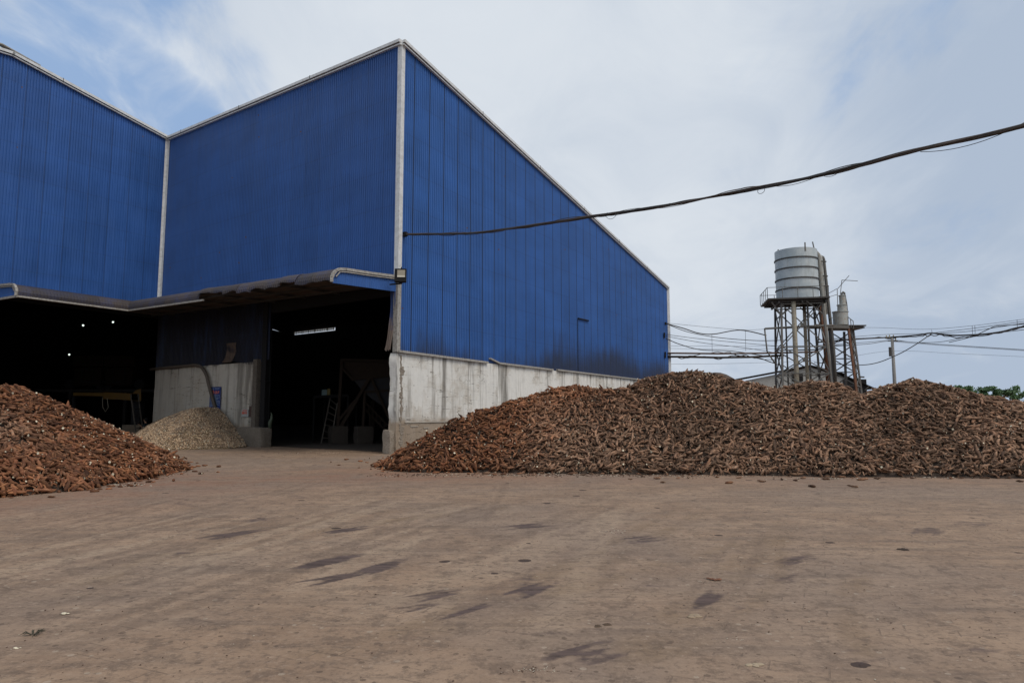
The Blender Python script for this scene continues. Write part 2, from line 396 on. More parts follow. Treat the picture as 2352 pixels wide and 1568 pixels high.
def mat_ground():
    m, t = newmat('yard_ground')
    r3 = t.sep(t.attr('paint', 'Vector')); skid, red, tan = r3[0], r3[1], r3[2]
    p2 = t.pos
    big = t.noise(p2, 0.16, 5, 0.6); mid = t.noise(p2, 0.9, 6, 0.62, 0.4); fine = t.noise(p2, 9, 6, 0.7)
    vf = t.noise(p2, 60, 3, 0.6)
    sw = t.noise(t.mapping(p2, rot=(0, 0, R(-57)), scale=(0.30, 3.4, 1)), 1.0, 6, 0.65, 0.3)
    sw2 = t.noise(t.mapping(p2, rot=(0, 0, R(-47)), scale=(0.20, 3.6, 1)), 1.0, 5, 0.6, 0.5)
    c = t.mix(t.smooth(mid, 0.3, 0.72), (0.208, 0.140, 0.095), (0.305, 0.215, 0.150))
    c = t.mix(t.smooth(big, 0.42, 0.60, 0, 0.5), c, (0.195, 0.155, 0.130))
    c = t.mix(t.smooth(sw, 0.48, 0.66, 0, 0.55), c, (0.14, 0.103, 0.08))
    c = t.mix(t.smooth(sw2, 0.54, 0.72, 0, 0.45), c, (0.29, 0.21, 0.145))
    c = t.mix(t.math('MULTIPLY', t.smooth(mid, 0.35, 0.7), t.math('MULTIPLY', tan, 0.8)), c, (0.165, 0.112, 0.070))
    tk = t.attr('track'); tkn = t.smooth(t.noise(p2, 5, 6, 0.7), 0.3, 0.7, 0.35, 1.0)
    c = t.mix(t.math('MULTIPLY', t.math('MAXIMUM', tk, 0.0), t.math('MULTIPLY', tkn, 0.75)), c, (0.33, 0.25, 0.18))
    c = t.mix(t.math('MULTIPLY', t.math('MAXIMUM', t.math('MULTIPLY', tk, -1.0), 0.0), t.math('MULTIPLY', tkn, 0.62)), c, (0.105, 0.073, 0.055))
    # paver joints showing through the dust
    bm = t.mapping(p2, rot=(0, 0, R(24)))
    br = t.n.new('ShaderNodeTexBrick'); t.l.new(bm, br.inputs['Vector'])
    br.inputs['Scale'].default_value = 1.0; br.inputs['Brick Width'].default_value = 0.36; br.inputs['Row Height'].default_value = 0.18
    br.inputs['Mortar Size'].default_value = 0.007; br.inputs['Mortar Smooth'].default_value = 0.3
    br.inputs['Color1'].default_value = (0.86, 0.84, 0.83, 1); br.inputs['Color2'].default_value = (1.1, 1.06, 1.03, 1); br.inputs['Mortar'].default_value = (1, 1, 1, 1)
    showb = t.smooth(t.noise(p2, 0.7, 5, 0.65), 0.44, 0.62)
    c = t.mix(t.math('MULTIPLY', showb, 0.4), c, t.mix(1.0, c, br.outputs['Color'], 'MULTIPLY'))
    joint = t.math('MULTIPLY', br.outputs['Fac'], t.smooth(t.noise(p2, 2.3, 4, 0.7), 0.48, 0.62))
    c = t.mix(t.math('MULTIPLY', joint, 0.45), c, (0.08, 0.058, 0.045))
    c = t.mix(t.smooth(fine, 0.52, 0.70, 0, 0.65), c, (0.115, 0.083, 0.063))
    ms = t.noise(t.mapping(p2, rot=(0, 0, R(-54)), scale=(0.8, 4.0, 1)), 2.2, 8, 0.78, 0.3)
    c = t.mix(t.smooth(ms, 0.53, 0.68, 0, 0.55), c, (0.105, 0.078, 0.064))
    c = t.mix(t.smooth(ms, 0.45, 0.32, 0, 0.5), c, (0.31, 0.235, 0.175))
    c = t.mix(t.smooth(vf, 0.62, 0.8, 0, 0.4), c, (0.36, 0.30, 0.25))
    sp = t.n.new('ShaderNodeTexVoronoi'); sp.inputs['Scale'].default_value = 13; t.l.new(p2, sp.inputs['Vector'])
    spc = t.n.new('ShaderNodeSeparateColor'); t.l.new(sp.outputs['Color'], spc.inputs[0])
    spm = t.math('LESS_THAN', sp.outputs['Distance'], t.math('MULTIPLY', t.math('POWER', spc.outputs[0], 3.0), 0.34))
    c = t.mix(t.math('MULTIPLY', spm, 0.6), c, t.mix(t.math('GREATER_THAN', spc.outputs[1], 0.72), (0.07, 0.048, 0.036), (0.34, 0.28, 0.22)))
    mott = t.noise(p2, 3.4, 8, 0.8)
    c = t.mix(t.smooth(mott, 0.50, 0.60, 0, 0.6), c, (0.115, 0.082, 0.062))
    grit = t.noise(p2, 17, 6, 0.85)
    c = t.mix(t.smooth(grit, 0.54, 0.62, 0, 0.55), c, (0.10, 0.072, 0.056))
    c = t.mix(t.smooth(grit, 0.45, 0.38, 0, 0.45), c, (0.33, 0.25, 0.19))
    # red soil dust carried off the heaps
    c = t.mix(t.math('MULTIPLY', red, t.smooth(t.math('ADD', mid, t.math('MULTIPLY', fine, 0.5)), 0.55, 0.95, 0.1, 0.8)), c, (0.19, 0.09, 0.055))
    # pale starch residue
    pale = t.math('MULTIPLY', t.smooth(t.noise(t.mapping(p2, scale=(1, 2.5, 1)), 3.3, 7, 0.75), 0.64, 0.74), t.smooth(t.noise(p2, 0.35, 3, 0.5), 0.5, 0.62))
    c = t.mix(t.math('MULTIPLY', pale, 0.6), c, (0.40, 0.37, 0.34))
    # oil drips
    dv = t.n.new('ShaderNodeTexVoronoi'); dv.inputs['Scale'].default_value = 1.9; dv.inputs['Randomness'].default_value = 1.0
    t.l.new(t.vmath('ADD', p2, t.vmath('SCALE', t.noise(p2, 7, 3, 0.6, out='Color'), None)), dv.inputs['Vector'])
    vs = dv.inputs['Vector'].links[0].from_node
    vs.inputs[1].links[0].from_node.inputs['Scale'].default_value = 0.07
    dsel = t.n.new('ShaderNodeSeparateColor'); t.l.new(dv.outputs['Color'], dsel.inputs[0])
    rad = t.math('MULTIPLY', t.math('POWER', dsel.outputs[1], 2.6), 0.17)
    dd = t.math('MULTIPLY', t.math('LESS_THAN', dv.outputs['Distance'], rad), t.math('GREATER_THAN', dsel.outputs[0], 0.25))
    dv2 = t.n.new('ShaderNodeTexVoronoi'); dv2.inputs['Scale'].default_value = 4.7; t.l.new(t.mapping(p2, loc=(3.3, 1.7, 0)), dv2.inputs['Vector'])
    ds2 = t.n.new('ShaderNodeSeparateColor'); t.l.new(dv2.outputs['Color'], ds2.inputs[0])
    dd2 = t.math('LESS_THAN', dv2.outputs['Distance'], t.math('MULTIPLY', t.math('POWER', ds2.outputs[1], 2.5), 0.16))
    c = t.mix(t.math('MULTIPLY', dd2, 0.55), c, (0.07, 0.048, 0.038))
    c = t.mix(t.math('MULTIPLY', dd, 0.85), c, (0.028, 0.017, 0.016))
    # skid marks scrubbed through the dust
    sn = t.noise(t.mapping(p2, rot=(0, 0, R(-50)), scale=(1.2, 11, 1)), 1.0, 5, 0.7)
    sk = t.smooth(t.math('ADD', skid, t.math('MULTIPLY', t.math('SUBTRACT', t.math('ADD', t.math('MULTIPLY', sn, 0.6), t.math('MULTIPLY', fine, 0.4)), 0.5), 2.2)), 0.16, 0.72)
    sk = t.math('MULTIPLY', sk, t.smooth(skid, 0.03, 0.2))
    c = t.mix(t.math('MULTIPLY', sk, 0.92), c, t.mix(t.smooth(sn, 0.35, 0.65), (0.038, 0.026, 0.025), (0.10, 0.070, 0.064)))
    h = t.math('ADD', t.math('MULTIPLY', mid, 1.2), t.math('ADD', t.math('MULTIPLY', fine, 0.5), t.math('MULTIPLY', joint, -0.5)))
    setb(t, c, t.smooth(mid, 0.3, 0.7, 0.8, 0.95), 0, h, 0.02, 0.55, 0.25)
    return m
M_GROUND = mat_ground()

# ------------------------------------------------------------------ ground
skids = [(470,1236,595,1216,.26,.8),(565,1196,640,1186,.26,.6),(760,1222,845,1210,.24,1),(675,1309,810,1276,.17,1),(715,1338,820,1318,.15,1),
 (820,1321,910,1288,.16,.9),(960,1373,1070,1351,.15,.85),(910,1402,975,1391,.10,.8),(1025,1418,1130,1386,.14,.9),(380,1277,430,1268,.14,.7),
 (1178,1211,1246,1205,.26,1),(1456,1241,1501,1236,.24,1),(1430,1246,1462,1240,.3,.5),(1186,1368,1256,1340,.15,1),(1180,1340,1220,1322,.2,.5),(1591,1401,1636,1366,.17,1),
 (1276,1506,1376,1478,.12,1),(1311,1521,1376,1506,.11,1),(1786,1296,1846,1278,.24,.75),(1775,1335,1826,1318,.2,.55),(2122,1226,2142,1212,.28,.6),
 (2200,1500,2270,1488,.2,.55),(2215,1206,2250,1200,.35,.5),(1205,1446,1321,1466,.14,.4),(1880,1196,1920,1192,.3,.5),(1610,1252,1650,1256,.2,.5),
 (1450,1335,1530,1350,.12,.35),(400,1153,480,1171,.16,.45),(1920,1520,1990,1500,.14,.5),(1650,1395,1700,1380,.2,.35),(640,1125,720,1150,.2,.35),
 (600,1150,690,1160,.25,.3),(60,1245,140,1235,.3,.3),(1850,1385,1960,1395,.2,.35)]
tracks = [(1476,1513,1640,1370,1826,1208,.16),(1430,1520,1600,1362,1800,1198,.12),(1176,1428,1400,1290,1620,1172,.14),(1120,1418,1330,1290,1560,1165,.12),
 (1560,1500,1780,1330,1775,1250,.10),(300,1300,650,1210,1100,1150,.2),(200,1345,620,1240,1150,1165,.2),(700,1500,1000,1420,1300,1290,.14),(1400,1540,1500,1440,1680,1330,.12),
 (1990,1500,1950,1380,2000,1300,.12),(900,1480,1400,1330,1700,1250,.15)]
def build_ground():
    xs = np.concatenate([[-4000, -1500, -600, -250, -120, -70, -45], np.arange(-30, 30.01, 0.06), [45, 70, 120, 250, 600, 1500, 4000]])
    ys = [-4000, -1500, -600, -200, -60, -20, -5, 0, 2, 3.2]; yv = 3.6
    while yv < 45: ys.append(yv); yv += max(0.04, 0.0009 * yv * yv)
    ys += [60, 90, 150, 300, 700, 1500, 4000]; ys = np.array(ys)
    X, Y = np.meshgrid(xs, ys); nx, ny = len(xs), len(ys)
    V = np.stack([X, Y, np.zeros_like(X)], -1).reshape(-1, 3)
    x, y = V[:, 0], V[:, 1]
    V[:, 2] = np.where((np.abs(x) < 31) & (y > 3) & (y < 46), 0.008 * np.sin(x * 1.3 + 0.7 * y) * np.sin(y * 0.9 - x * 0.4), 0)
    skid = np.zeros(len(V)); tan = np.zeros(len(V)); red = np.zeros(len(V))
    for a0, b0, a1, b1, w, s in skids:
        w = w * 0.62
        A, B = gpt(a0, b0), gpt(a1, b1); d = np.array([B.x - A.x, B.y - A.y]); L = np.hypot(*d); d /= L
        u = (x - A.x) * d[0] + (y - A.y) * d[1]; v = np.abs(-(x - A.x) * d[1] + (y - A.y) * d[0])
        v2 = v + 0.04 * np.sin(u * 3 + a0)
        m = np.clip((w * 1.2 - v2) / (w * 0.4), 0, 1) * np.clip((u + 0.15 + 0.12 * np.sin(v2 * 40 + a0)) / 0.3, 0, 1) * np.clip((L + 0.25 - u + 0.15 * np.sin(v2 * 33 + b0)) / 0.5, 0, 1)
        skid = np.maximum(skid, m * s * 0.9)
    for a0, b0, a1, b1, a2, b2, w in tracks:
        P = [gpt(a0, b0), gpt(a1, b1), gpt(a2, b2)]
        ts = [q / 39 for q in range(40)]
        pts = [((1 - q) ** 2 * P[0] + 2 * q * (1 - q) * (2 * P[1] - (P[0] + P[2]) / 2) + q * q * P[2]) for q in ts]
        best = np.full(len(V), 9.0)
        for i in range(len(pts) - 1):
            A, B = pts[i], pts[i + 1]; d = np.array([B.x - A.x, B.y - A.y]); L2 = d @ d
            u = np.clip(((x - A.x) * d[0] + (y - A.y) * d[1]) / L2, 0, 1)
            best = np.minimum(best, np.hypot(x - A.x - u * d[0], y - A.y - u * d[1]))
        tan = np.maximum(tan, np.clip(1.3 - best / w, 0, 1))
    trk = np.zeros(len(V)); rg = np.random.default_rng(3)
    for k in range(46):
        s0 = rg.uniform(-3000, 1700); e0 = 1150 + 0.36 * s0 + rg.uniform(-260, 260)
        A0, B0 = gpt(s0, 1600), gpt(e0, rg.uniform(1085, 1180)); sg_ = 1 if rg.random() < .5 else -1
        Cm = (A0 + B0) / 2 + Vector((rg.uniform(-.9, .9), rg.uniform(-.5, .5), 0)); w = rg.uniform(.05, .22); f0, f1 = rg.uniform(0, .5), rg.uniform(.55, 1.0)
        pair = rg.random() < .55; am = rg.uniform(.45, 1.0)
        for off_ in ((0, rg.uniform(.28, .38)) if pair else (0,)):
            pp = [((1 - q) ** 2 * A0 + 2 * q * (1 - q) * Cm + q * q * B0) for q in [f0 + (f1 - f0) * i_ / 14 for i_ in range(15)]]
            bst = np.full(len(V), 9.0); along = np.zeros(len(V)); acc = 0.0
            tot_ = sum((pp[i_ + 1] - pp[i_]).length for i_ in range(14))
            for i_ in range(14):
                a_, b_ = pp[i_], pp[i_ + 1]; dx, dy = b_.x - a_.x, b_.y - a_.y; L2 = dx * dx + dy * dy; L1 = math.sqrt(L2)
                ox, oy = -dy / L1 * off_, dx / L1 * off_
                u = np.clip(((x - a_.x - ox) * dx + (y - a_.y - oy) * dy) / L2, 0, 1); dd_ = np.hypot(x - a_.x - ox - u * dx, y - a_.y - oy - u * dy)
                mm = dd_ < bst; bst = np.where(mm, dd_, bst); along = np.where(mm, acc + u * L1, along); acc += L1
            fade = np.clip(along / 0.8, 0, 1) * np.clip((tot_ - along) / 1.2, 0, 1)
            prof_ = np.clip(1.35 - bst / w, 0, 1) * fade * am
            if w > .1 and k % 3 == 0: prof_ = prof_ * (0.55 + 0.45 * np.sign(np.sin(along * 52 + bst * 30)))
            edge = np.exp(-((bst - w * 1.35) / (w * .3)) ** 2) * fade * am * .5
            trk += sg_ * prof_ - sg_ * edge
    trk = np.clip(trk, -1, 1)
    red = np.exp(-((x + 11) ** 2 / 22 + (y - 14) ** 2 / 16)) * 1.0 + 0.8 * np.exp(-((x + 2.5) ** 2 / 12 + (y - 19) ** 2 / 5)) + 0.35 * np.exp(-((y - 17) ** 2) / 3)
    me = bpy.data.meshes.new('ground')
    idx = np.arange(nx * ny).reshape(ny, nx)
    Fc = np.stack([idx[:-1, :-1], idx[:-1, 1:], idx[1:, 1:], idx[1:, :-1]], -1).reshape(-1, 4)
    mesh_np(me, V, Fc, None)
    at_ = me.attributes.new('paint', 'FLOAT_VECTOR', 'POINT')
    at_.data.foreach_set('vector', np.stack([skid, np.clip(red, 0, 1), tan], -1).astype(np.float32).ravel())
    a2_ = me.attributes.new('track', 'FLOAT', 'POINT'); a2_.data.foreach_set('value', trk.astype(np.float32))
    me.materials.append(M_GROUND); me.polygons.foreach_set('use_smooth', np.ones(len(Fc), bool)); me.update()
    o = bpy.data.objects.new('ground', me); COL.objects.link(o)
    tag(o, kind='structure')
def mesh_np(me, V, quads, ngons=None):
    """quads (N,4); ngons: list of (M,k) arrays; returns nothing"""
    arrs = [quads] + (ngons or [])
    loops = np.concatenate([a.ravel() for a in arrs]).astype(np.int32)
    tot = np.concatenate([np.full(len(a), a.shape[1], np.int32) for a in arrs])
    start = np.concatenate([[0], np.cumsum(tot)[:-1]]).astype(np.int32)
    me.vertices.add(len(V)); me.vertices.foreach_set('co', V.astype(np.float32).ravel())
    me.loops.add(len(loops)); me.loops.foreach_set('vertex_index', loops)
    me.polygons.add(len(tot)); me.polygons.foreach_set('loop_start', start); me.polygons.foreach_set('loop_total', tot)
    me.update(calc_edges=True)
build_ground()

# ------------------------------------------------------------------ warehouse
O = gpt(907, 1042)
UB = Vector((math.cos(R(142.75)), math.sin(R(142.75)), 0))      # front wall, from the near corner to the inner corner
UC = Vector((math.cos(R(59.75)), math.sin(R(59.75)), 0))        # side wall, from the near corner to the far corner
NB = Vector((-UB.y, UB.x, 0)) * 1.0
if NB.y > 0: NB = -NB
NC = Vector((UC.y, -UC.x, 0))
I = onv(359, 850, O, O + UB); I.z = 0
FC = onv(1533, 700, O, O + UC); FC.z = 0
LB = (I - O).length; LC = (FC - O).length
HC = 4.05                                                        # top of the concrete plinth
ZO = onv(919, 97, O, O + UB).z; ZI = onv(390, 316, O, O + UB).z; ZF = onv(1533, 660, O, O + UC).z
def sB(px, py=1000): return (onv(px, py, O, O + UB) - O).dot(UB)
def zB(px, py): return onv(px, py, O, O + UB).z
def sC(px, py=800): return (onv(px, py, O, O + UC) - O).dot(UC)
def tA(px, py=500): return -(onv(px, py, I, I - UC) - I).dot(UC)   # distance along the left wing's wall, towards the camera
def V3(p, z): return Vector((p[0], p[1], z))

WH = thing('warehouse', V3(O, 0), 'huge blue corrugated steel warehouse with white trims on a stained concrete plinth', 'warehouse')

def corrugated(mb, p0, u, n, s0, s1, zb, zt, pitch=0.135, depth=0.035, panel=1.0, seed=1, m=0, lapi=(0,), rows=1):
    """vertical-rib sheet from s0 to s1 along u, bottom zb(s), top zt(s)"""
    rnd = random.Random(seed); s = s0; k = 0; shade = rnd.random() * 0.98
    nxt = s0 + panel * rnd.uniform(0.4, 1)
    prof = [(0, 0), (0.38, 0), (0.5, 1), (0.88, 1), (1, 0)]
    def pt(q, off, z): return V3(p0 + u * q + n * off, z)
    while s < s1 - 1e-4:
        e = min(s + pitch, s1)
        lap = False
        if s >= nxt: lap = True; shade = rnd.random() * 0.98; nxt = s + panel
        for i in range(4):
            a = s + prof[i][0] * (e - s); b = s + prof[i + 1][0] * (e - s)
            oa, ob = prof[i][1] * depth, prof[i + 1][1] * depth
            A = shade + (2.0 if (lap and i in lapi) else 0.0)
            if rows == 1:
                mb.add([pt(a, oa, zb(a)), pt(b, ob, zb(b)), pt(b, ob, zt(b)), pt(a, oa, zt(a))], [(0, 1, 2, 3)], m, A)
            else:
                for r in range(rows):
                    f0, f1 = r / rows, (r + 1) / rows
                    g = lambda q, f: zb(q) + (zt(q) - zb(q)) * f
                    mb.add([pt(a, oa, g(a, f0)), pt(b, ob, g(b, f0)), pt(b, ob, g(b, f1)), pt(a, oa, g(a, f1))], [(0, 1, 2, 3)], m, A)
        s = e

# heights of the canopy and door heads
ZCAN = 6.95
RISE = 0.42                                                      # the canopy climbs towards the inner corner
ZA = ZCAN + RISE
topB = lambda s: ZO + (ZI - ZO) * s / LB - 0.12
topC = lambda s: ZO + (ZF - ZO) * s / LC - 0.12
RIDGE_T = tA(28, 122)
ZR = onv(28, 122, I, I - UC).z
T_END = 15.0
def topA(t):
    if t <= RIDGE_T: return ZI + (ZR - ZI) * t / RIDGE_T - 0.12
    return ZR - (ZR - ZI) / RIDGE_T * 0.55 * (t - RIDGE_T) - 0.12
S_COL0 = sB(598, 900); S_COL1 = sB(618, 900)          # steel column beside the doorway
S_CONC = sB(590, 900)
S_DOOR0 = 0.32

# cladding of the three outer faces
mb = MB(); corrugated(mb, O, UC, NC, 0, LC, lambda s: HC - 0.05, topC, seed=3, lapi=(0, 1))
mb.build('side_cladding', M_BLUE, WH, attr='tint')
mb = MB(); corrugated(mb, O, UB, NB, 0, LB, lambda s: ZCAN - 0.1 + RISE * s / 19.9, topB, seed=5)
mb.build('front_cladding', M_BLUE_PLAIN, WH, attr='tint')
mb = MB(); corrugated(mb, I, -UC, NC, 0, T_END, lambda s: ZA - 0.1, topA, seed=8)
mb.build('wing_cladding', M_BLUE_PLAIN, WH, attr='tint')
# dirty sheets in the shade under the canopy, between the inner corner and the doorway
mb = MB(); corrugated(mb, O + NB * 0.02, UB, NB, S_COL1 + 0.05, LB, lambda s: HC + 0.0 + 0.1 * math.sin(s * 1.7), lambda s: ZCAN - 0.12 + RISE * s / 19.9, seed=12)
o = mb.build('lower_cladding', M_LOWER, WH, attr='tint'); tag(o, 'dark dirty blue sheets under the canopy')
def torn(name, p0, u, n, w, z1, z0, flare, bottom_drift, label, m):
    mb = MB(); N = 7; ribs = max(4, int(w / 0.045)); rows = 12
    vs = []
    for j in range(rows + 1):
        f = j / rows; z = z1 + (z0 - z1) * f
        for i in range(ribs + 1):
            q = i / ribs
            off = 0.06 + flare * max(0, f - 0.45) ** 1.5 * 2.2 + 0.014 * (1 if i % 3 == 1 else -1) + 0.02 * math.sin(f * 9 + q * 3)
            d = bottom_drift * max(0, f - 0.4) ** 1.3
            zz = z + (0.05 * math.sin(i * 1.9) * f if j == rows else 0)
            p = p0 + u * (q * w * (1 - 0.12 * math.sin(f * math.pi)) + d) + n * off
            vs.append(V3(p, zz))
    fs = []
    for j in range(rows):
        for i in range(ribs):
            a = j * (ribs + 1) + i; fs.append((a, a + 1, a + ribs + 2, a + ribs + 1))
    mb.add(vs, fs, 0, 0.4)
    o = mb.build(name, m, WH, attr='tint'); tag(o, label)
def mat_torn():
    m, t = newmat('torn_sheet'); x, y, z = t.sep(t.pos)
    n1 = t.noise(t.pos, 3, 5, 0.6)
    f = t.smooth(t.math('ADD', z, t.math('MULTIPLY', t.math('SUBTRACT', n1, 0.5), 1.6)), 5.6, 4.9)
    c = t.mix(f, (0.02, 0.05, 0.17), (0.16, 0.125, 0.105))
    setb(t, c, 0.7); return m
M_TORN = mat_torn()
torn('torn_sheet', O + UB * 0.05, UB, NB, 0.36, ZCAN - 0.3, HC + 0.05, 0.05, 0.42, 'torn rusty blue sheet curling beside the near corner', M_TORN)
torn('torn_sheet', O + UB * (sB(545, 780)), UB, NB, 0.95, 5.1, HC + 0.08, 0.12, 0.25, 'bent rusty sheet hanging over the concrete wall', M_RUSTSHEET)

# concrete plinths
def wall_grid(mb, p0, u, n, s0, s1, z0, z1, th, step=0.25, rough=0.0, jag0=0.0, m=0):
    ns = max(1, int((s1 - s0) / step)); nz = max(1, int((z1 - z0) / step)); vs = []
    for j in range(nz + 1):
        for i in range(ns + 1):
            s = s0 + (s1 - s0) * i / ns; z = z0 + (z1 - z0) * j / nz
            off = rough * mnoise.noise(Vector((s * 1.1, z * 1.1, p0[0])))
            if i == 0 and jag0: s += jag0 * mnoise.noise(Vector((z * 3.1, 1.7, 0))) 
            vs.append(V3(p0 + u * s + n * off, z))
    fs = [(j * (ns + 1) + i, j * (ns + 1) + i + 1, (j + 1) * (ns + 1) + i + 1, (j + 1) * (ns + 1) + i) for j in range(nz) for i in range(ns)]
    mb.add(vs, fs, m)
    b = len(vs)
    # back, top and end faces
    back = [V3(p - n * th, p.z) for p in vs]
    mb.add(back, [tuple(reversed(f)) for f in fs], m)
    def strip(ids): 
        mb.add([vs[i] for i in ids] + [back[i] for i in ids], [(k, k + 1, len(ids) + k + 1, len(ids) + k) for k in range(len(ids) - 1)], m)
    strip([j * (ns + 1) for j in range(nz + 1)]); strip([j * (ns + 1) + ns for j in range(nz + 1)]); strip([nz * (ns + 1) + i for i in range(ns + 1)])
mb = MB(); wall_grid(mb, O + NC * 0.05, UC, NC, 0.0, LC, -0.1, HC - 0.07, 0.38, 0.2, 0.02, 0.12)
o = mb.build('concrete_plinth', M_CONC, WH, smooth=False); smooth_angle(o, 50)
mb = MB(); wall_grid(mb, O + NB * 0.05, UB, NB, S_CONC, LB + 0.0, -0.1, HC, 0.4, 0.25, 0.03)
o = mb.build('concrete_plinth', M_CONCIN, WH); smooth_angle(o, 50); tag(o, 'stained concrete wall in the shade between the two doorways')
# ragged corner post and broken plaster seam
def ragged(name, path_s, z0, z1, w, n_, u_, base, prou, m, amp=0.5, seed=0, steps=46, parent=WH):
    mb = MB(); vs = []; rnd = random.Random(seed)
    for j in range(steps + 1):
        z = z0 + (z1 - z0) * j / steps
        c = path_s + 0.04 * math.sin(z * 2.3 + seed) + 0.03 * rnd.uniform(-1, 1)
        ww = w * (1 + amp * rnd.uniform(-1, 1))
        a = base + u_ * (c - ww / 2); b_ = base + u_ * (c + ww / 2)
        vs += [V3(a - n_ * 0.03, z), V3(a + n_ * prou * rnd.uniform(.3, 1), z), V3(b_ + n_ * prou * rnd.uniform(.3, 1), z), V3(b_ - n_ * 0.03, z)]
    fs = []
    for j in range(steps):
        for k in range(3): a = j * 4 + k; fs.append((a, a + 1, a + 5, a + 4))
    fs.append((0, 1, 2, 3)); e = steps * 4; fs.append((e, e + 3, e + 2, e + 1))
    mb.add(vs, fs); return mb.build(name, m, parent)
ragged('broken_seam', 0.24, 0.9, HC - 0.15, 0.10, NC, UC, O + NC * 0.055, 0.02, M_CONCROUGH, 0.8, 3)
ragged('broken_seam', 0.30, 0.0, 1.05, 0.16, NC, UC, O + NC * 0.055, 0.025, M_CONCROUGH, 0.6, 5, 20)
ragged('chipped_flake', 0.27, 3.1, 3.45, 0.2, NC, UC, O + NC * 0.057, 0.03, M_CONCROUGH, 0.5, 7, 8)
ragged('chipped_flake', 0.20, 2.2, 2.4, 0.16, NC, UC, O + NC * 0.057, 0.03, M_CONCROUGH, 0.5, 9, 6)
def rough_block(name, c, sz, rot, m, parent, amp=0.05, seed=0):
    mb = MB(); N = 6; M = Matrix.Rotation(rot, 3, 'Z'); c = Vector(c); idx = {}; vs = []; fs = []
    def vid(i, j, k):
        if (i, j, k) not in idx:
            p = Vector(((i / N - .5) * sz[0], (j / N - .5) * sz[1], (k / N - .5) * sz[2]))
            corner = sum(1 for q in (i, j, k) if q in (0, N))
            p *= (1 - 0.035 * max(0, corner - 1))
            nv = mnoise.noise_vector(p * 3.1 + Vector((seed * 7.3, 0, 0)))
            p += Vector(nv) * amp
            idx[(i, j, k)] = len(vs); vs.append(c + M @ p)
        return idx[(i, j, k)]
    for a in range(N):
        for b in range(N):
            for w in (0, N):
                fs.append((vid(w, a, b), vid(w, a + 1, b), vid(w, a + 1, b + 1), vid(w, a, b + 1)))
                fs.append((vid(a, w, b), vid(a + 1, w, b), vid(a + 1, w, b + 1), vid(a, w, b + 1)))
                fs.append((vid(a, b, w), vid(a + 1, b, w), vid(a + 1, b + 1, w), vid(a, b + 1, w)))
    mb.add(vs, fs); o = mb.build(name, m, parent); smooth_angle(o, 45); return o
ANGB = math.atan2(UB.y, UB.x)
pb = O + UB * 0.24 + NB * 0.02
rough_block('corner_block', V3(pb, 0.45), (0.42, 0.5, 0.98), ANGB, M_CONCROUGH, WH, 0.05, 2)
sb = (sB(559, 1010) + sB(620, 1020)) / 2; wb = abs(sB(559, 1010) - sB(620, 1020))
rough_block('pillar_block', V3(O + UB * (sb + 0.05) + NB * 0.12, 0.43), (wb * 0.95, 0.62, 0.95), ANGB, simple('block_concrete', (0.13, 0.108, 0.085), 0.95, 0, 0.35, 5, (0.26, 0.24, 0.21), 0.35, 0.03), WH, 0.04, 4)
mb = MB(); mb.box(V3(O + UB * (S_CONC - 0.17) + NB * 0.0, HC / 2 + 0.05), (0.32, 0.52, HC + 0.1), ANGB)
o = mb.build('pillar', simple('dark_pillar', (0.10, 0.085, 0.07), 0.95, 0, 0.35, 5, (0.04, 0.035, 0.03), 0.6, 0.03), WH)  # pillar toned darker than the block at its foot
mb = MB()
for dy in (-0.13, 0.13): mb.box(V3(O + UB * ((S_COL0 + S_COL1) / 2 - 0.05) + NB * dy, 3.9), (0.36, 0.03, 6.0), ANGB)
mb.box(V3(O + UB * ((S_COL0 + S_COL1) / 2 - 0.05), 3.9), (0.03, 0.24, 6.0), ANGB)
mb.box(V3(O + UB * ((S_COL0 + S_COL1) / 2 - 0.05), 3.1), (0.42, 0.34, 0.05), ANGB)
mb.build('steel_column', M_BLACK, WH)

# trims
def trim_roof(p0, u, n, L, z0, z1, name='roof_trim'):
    a = V3(p0 - u * 0.05 + n * 0.13, z0 - 0.05); b = V3(p0 + u * (L + 0.05) + n * 0.13, z1 - 0.05)
    mb = MB(); mb.bar(a, b, 0.16, 0.13)
    a2 = a - Vector((0, 0, 0.125)) - n * 0.025; b2 = b - Vector((0, 0, 0.125)) - n * 0.025
    mb.bar(a2, b2, 0.10, 0.075, 0)
    mb.bar(a2 + Vector((0, 0, .038)) + n * .03, b2 + Vector((0, 0, .038)) + n * .03, 0.06, 0.02, 1)
    k = 6.0
    while k < L:
        q = a + (b - a) * (k / L); mb.bar(q - u * 0.015, q + u * 0.015, 0.172, 0.18, 1); k += 6.0
    o = mb.build(name, [M_TRIM, M_TRIMLINE], WH); return o
trim_roof(O, UC, NC, LC, ZO, ZF)
trim_roof(O, UB, NB, LB, ZO, ZI)
trim_roof(I, -UC, NC, RIDGE_T, ZI, ZR)
pr = I - UC * RIDGE_T
trim_roof(pr, -UC, NC, T_END - RIDGE_T, ZR, topA(T_END) + 0.12)
mb = MB()
a = V3(pr + UC * 1.2 + NC * 0.05, ZR + 0.02 - 0.05); b = V3(pr - UC * 0.5 + NC * 0.05, ZR + 0.16)
mb.bar(a + Vector((0, 0, -0.12)), b, 0.3, 0.05)
mb.bar(b, V3(pr - UC * 3.5 + NC * 0.05, topA(RIDGE_T + 3.5) + 0.34), 0.3, 0.05)
mb.build('ridge_flashing', M_TRIMD, WH)
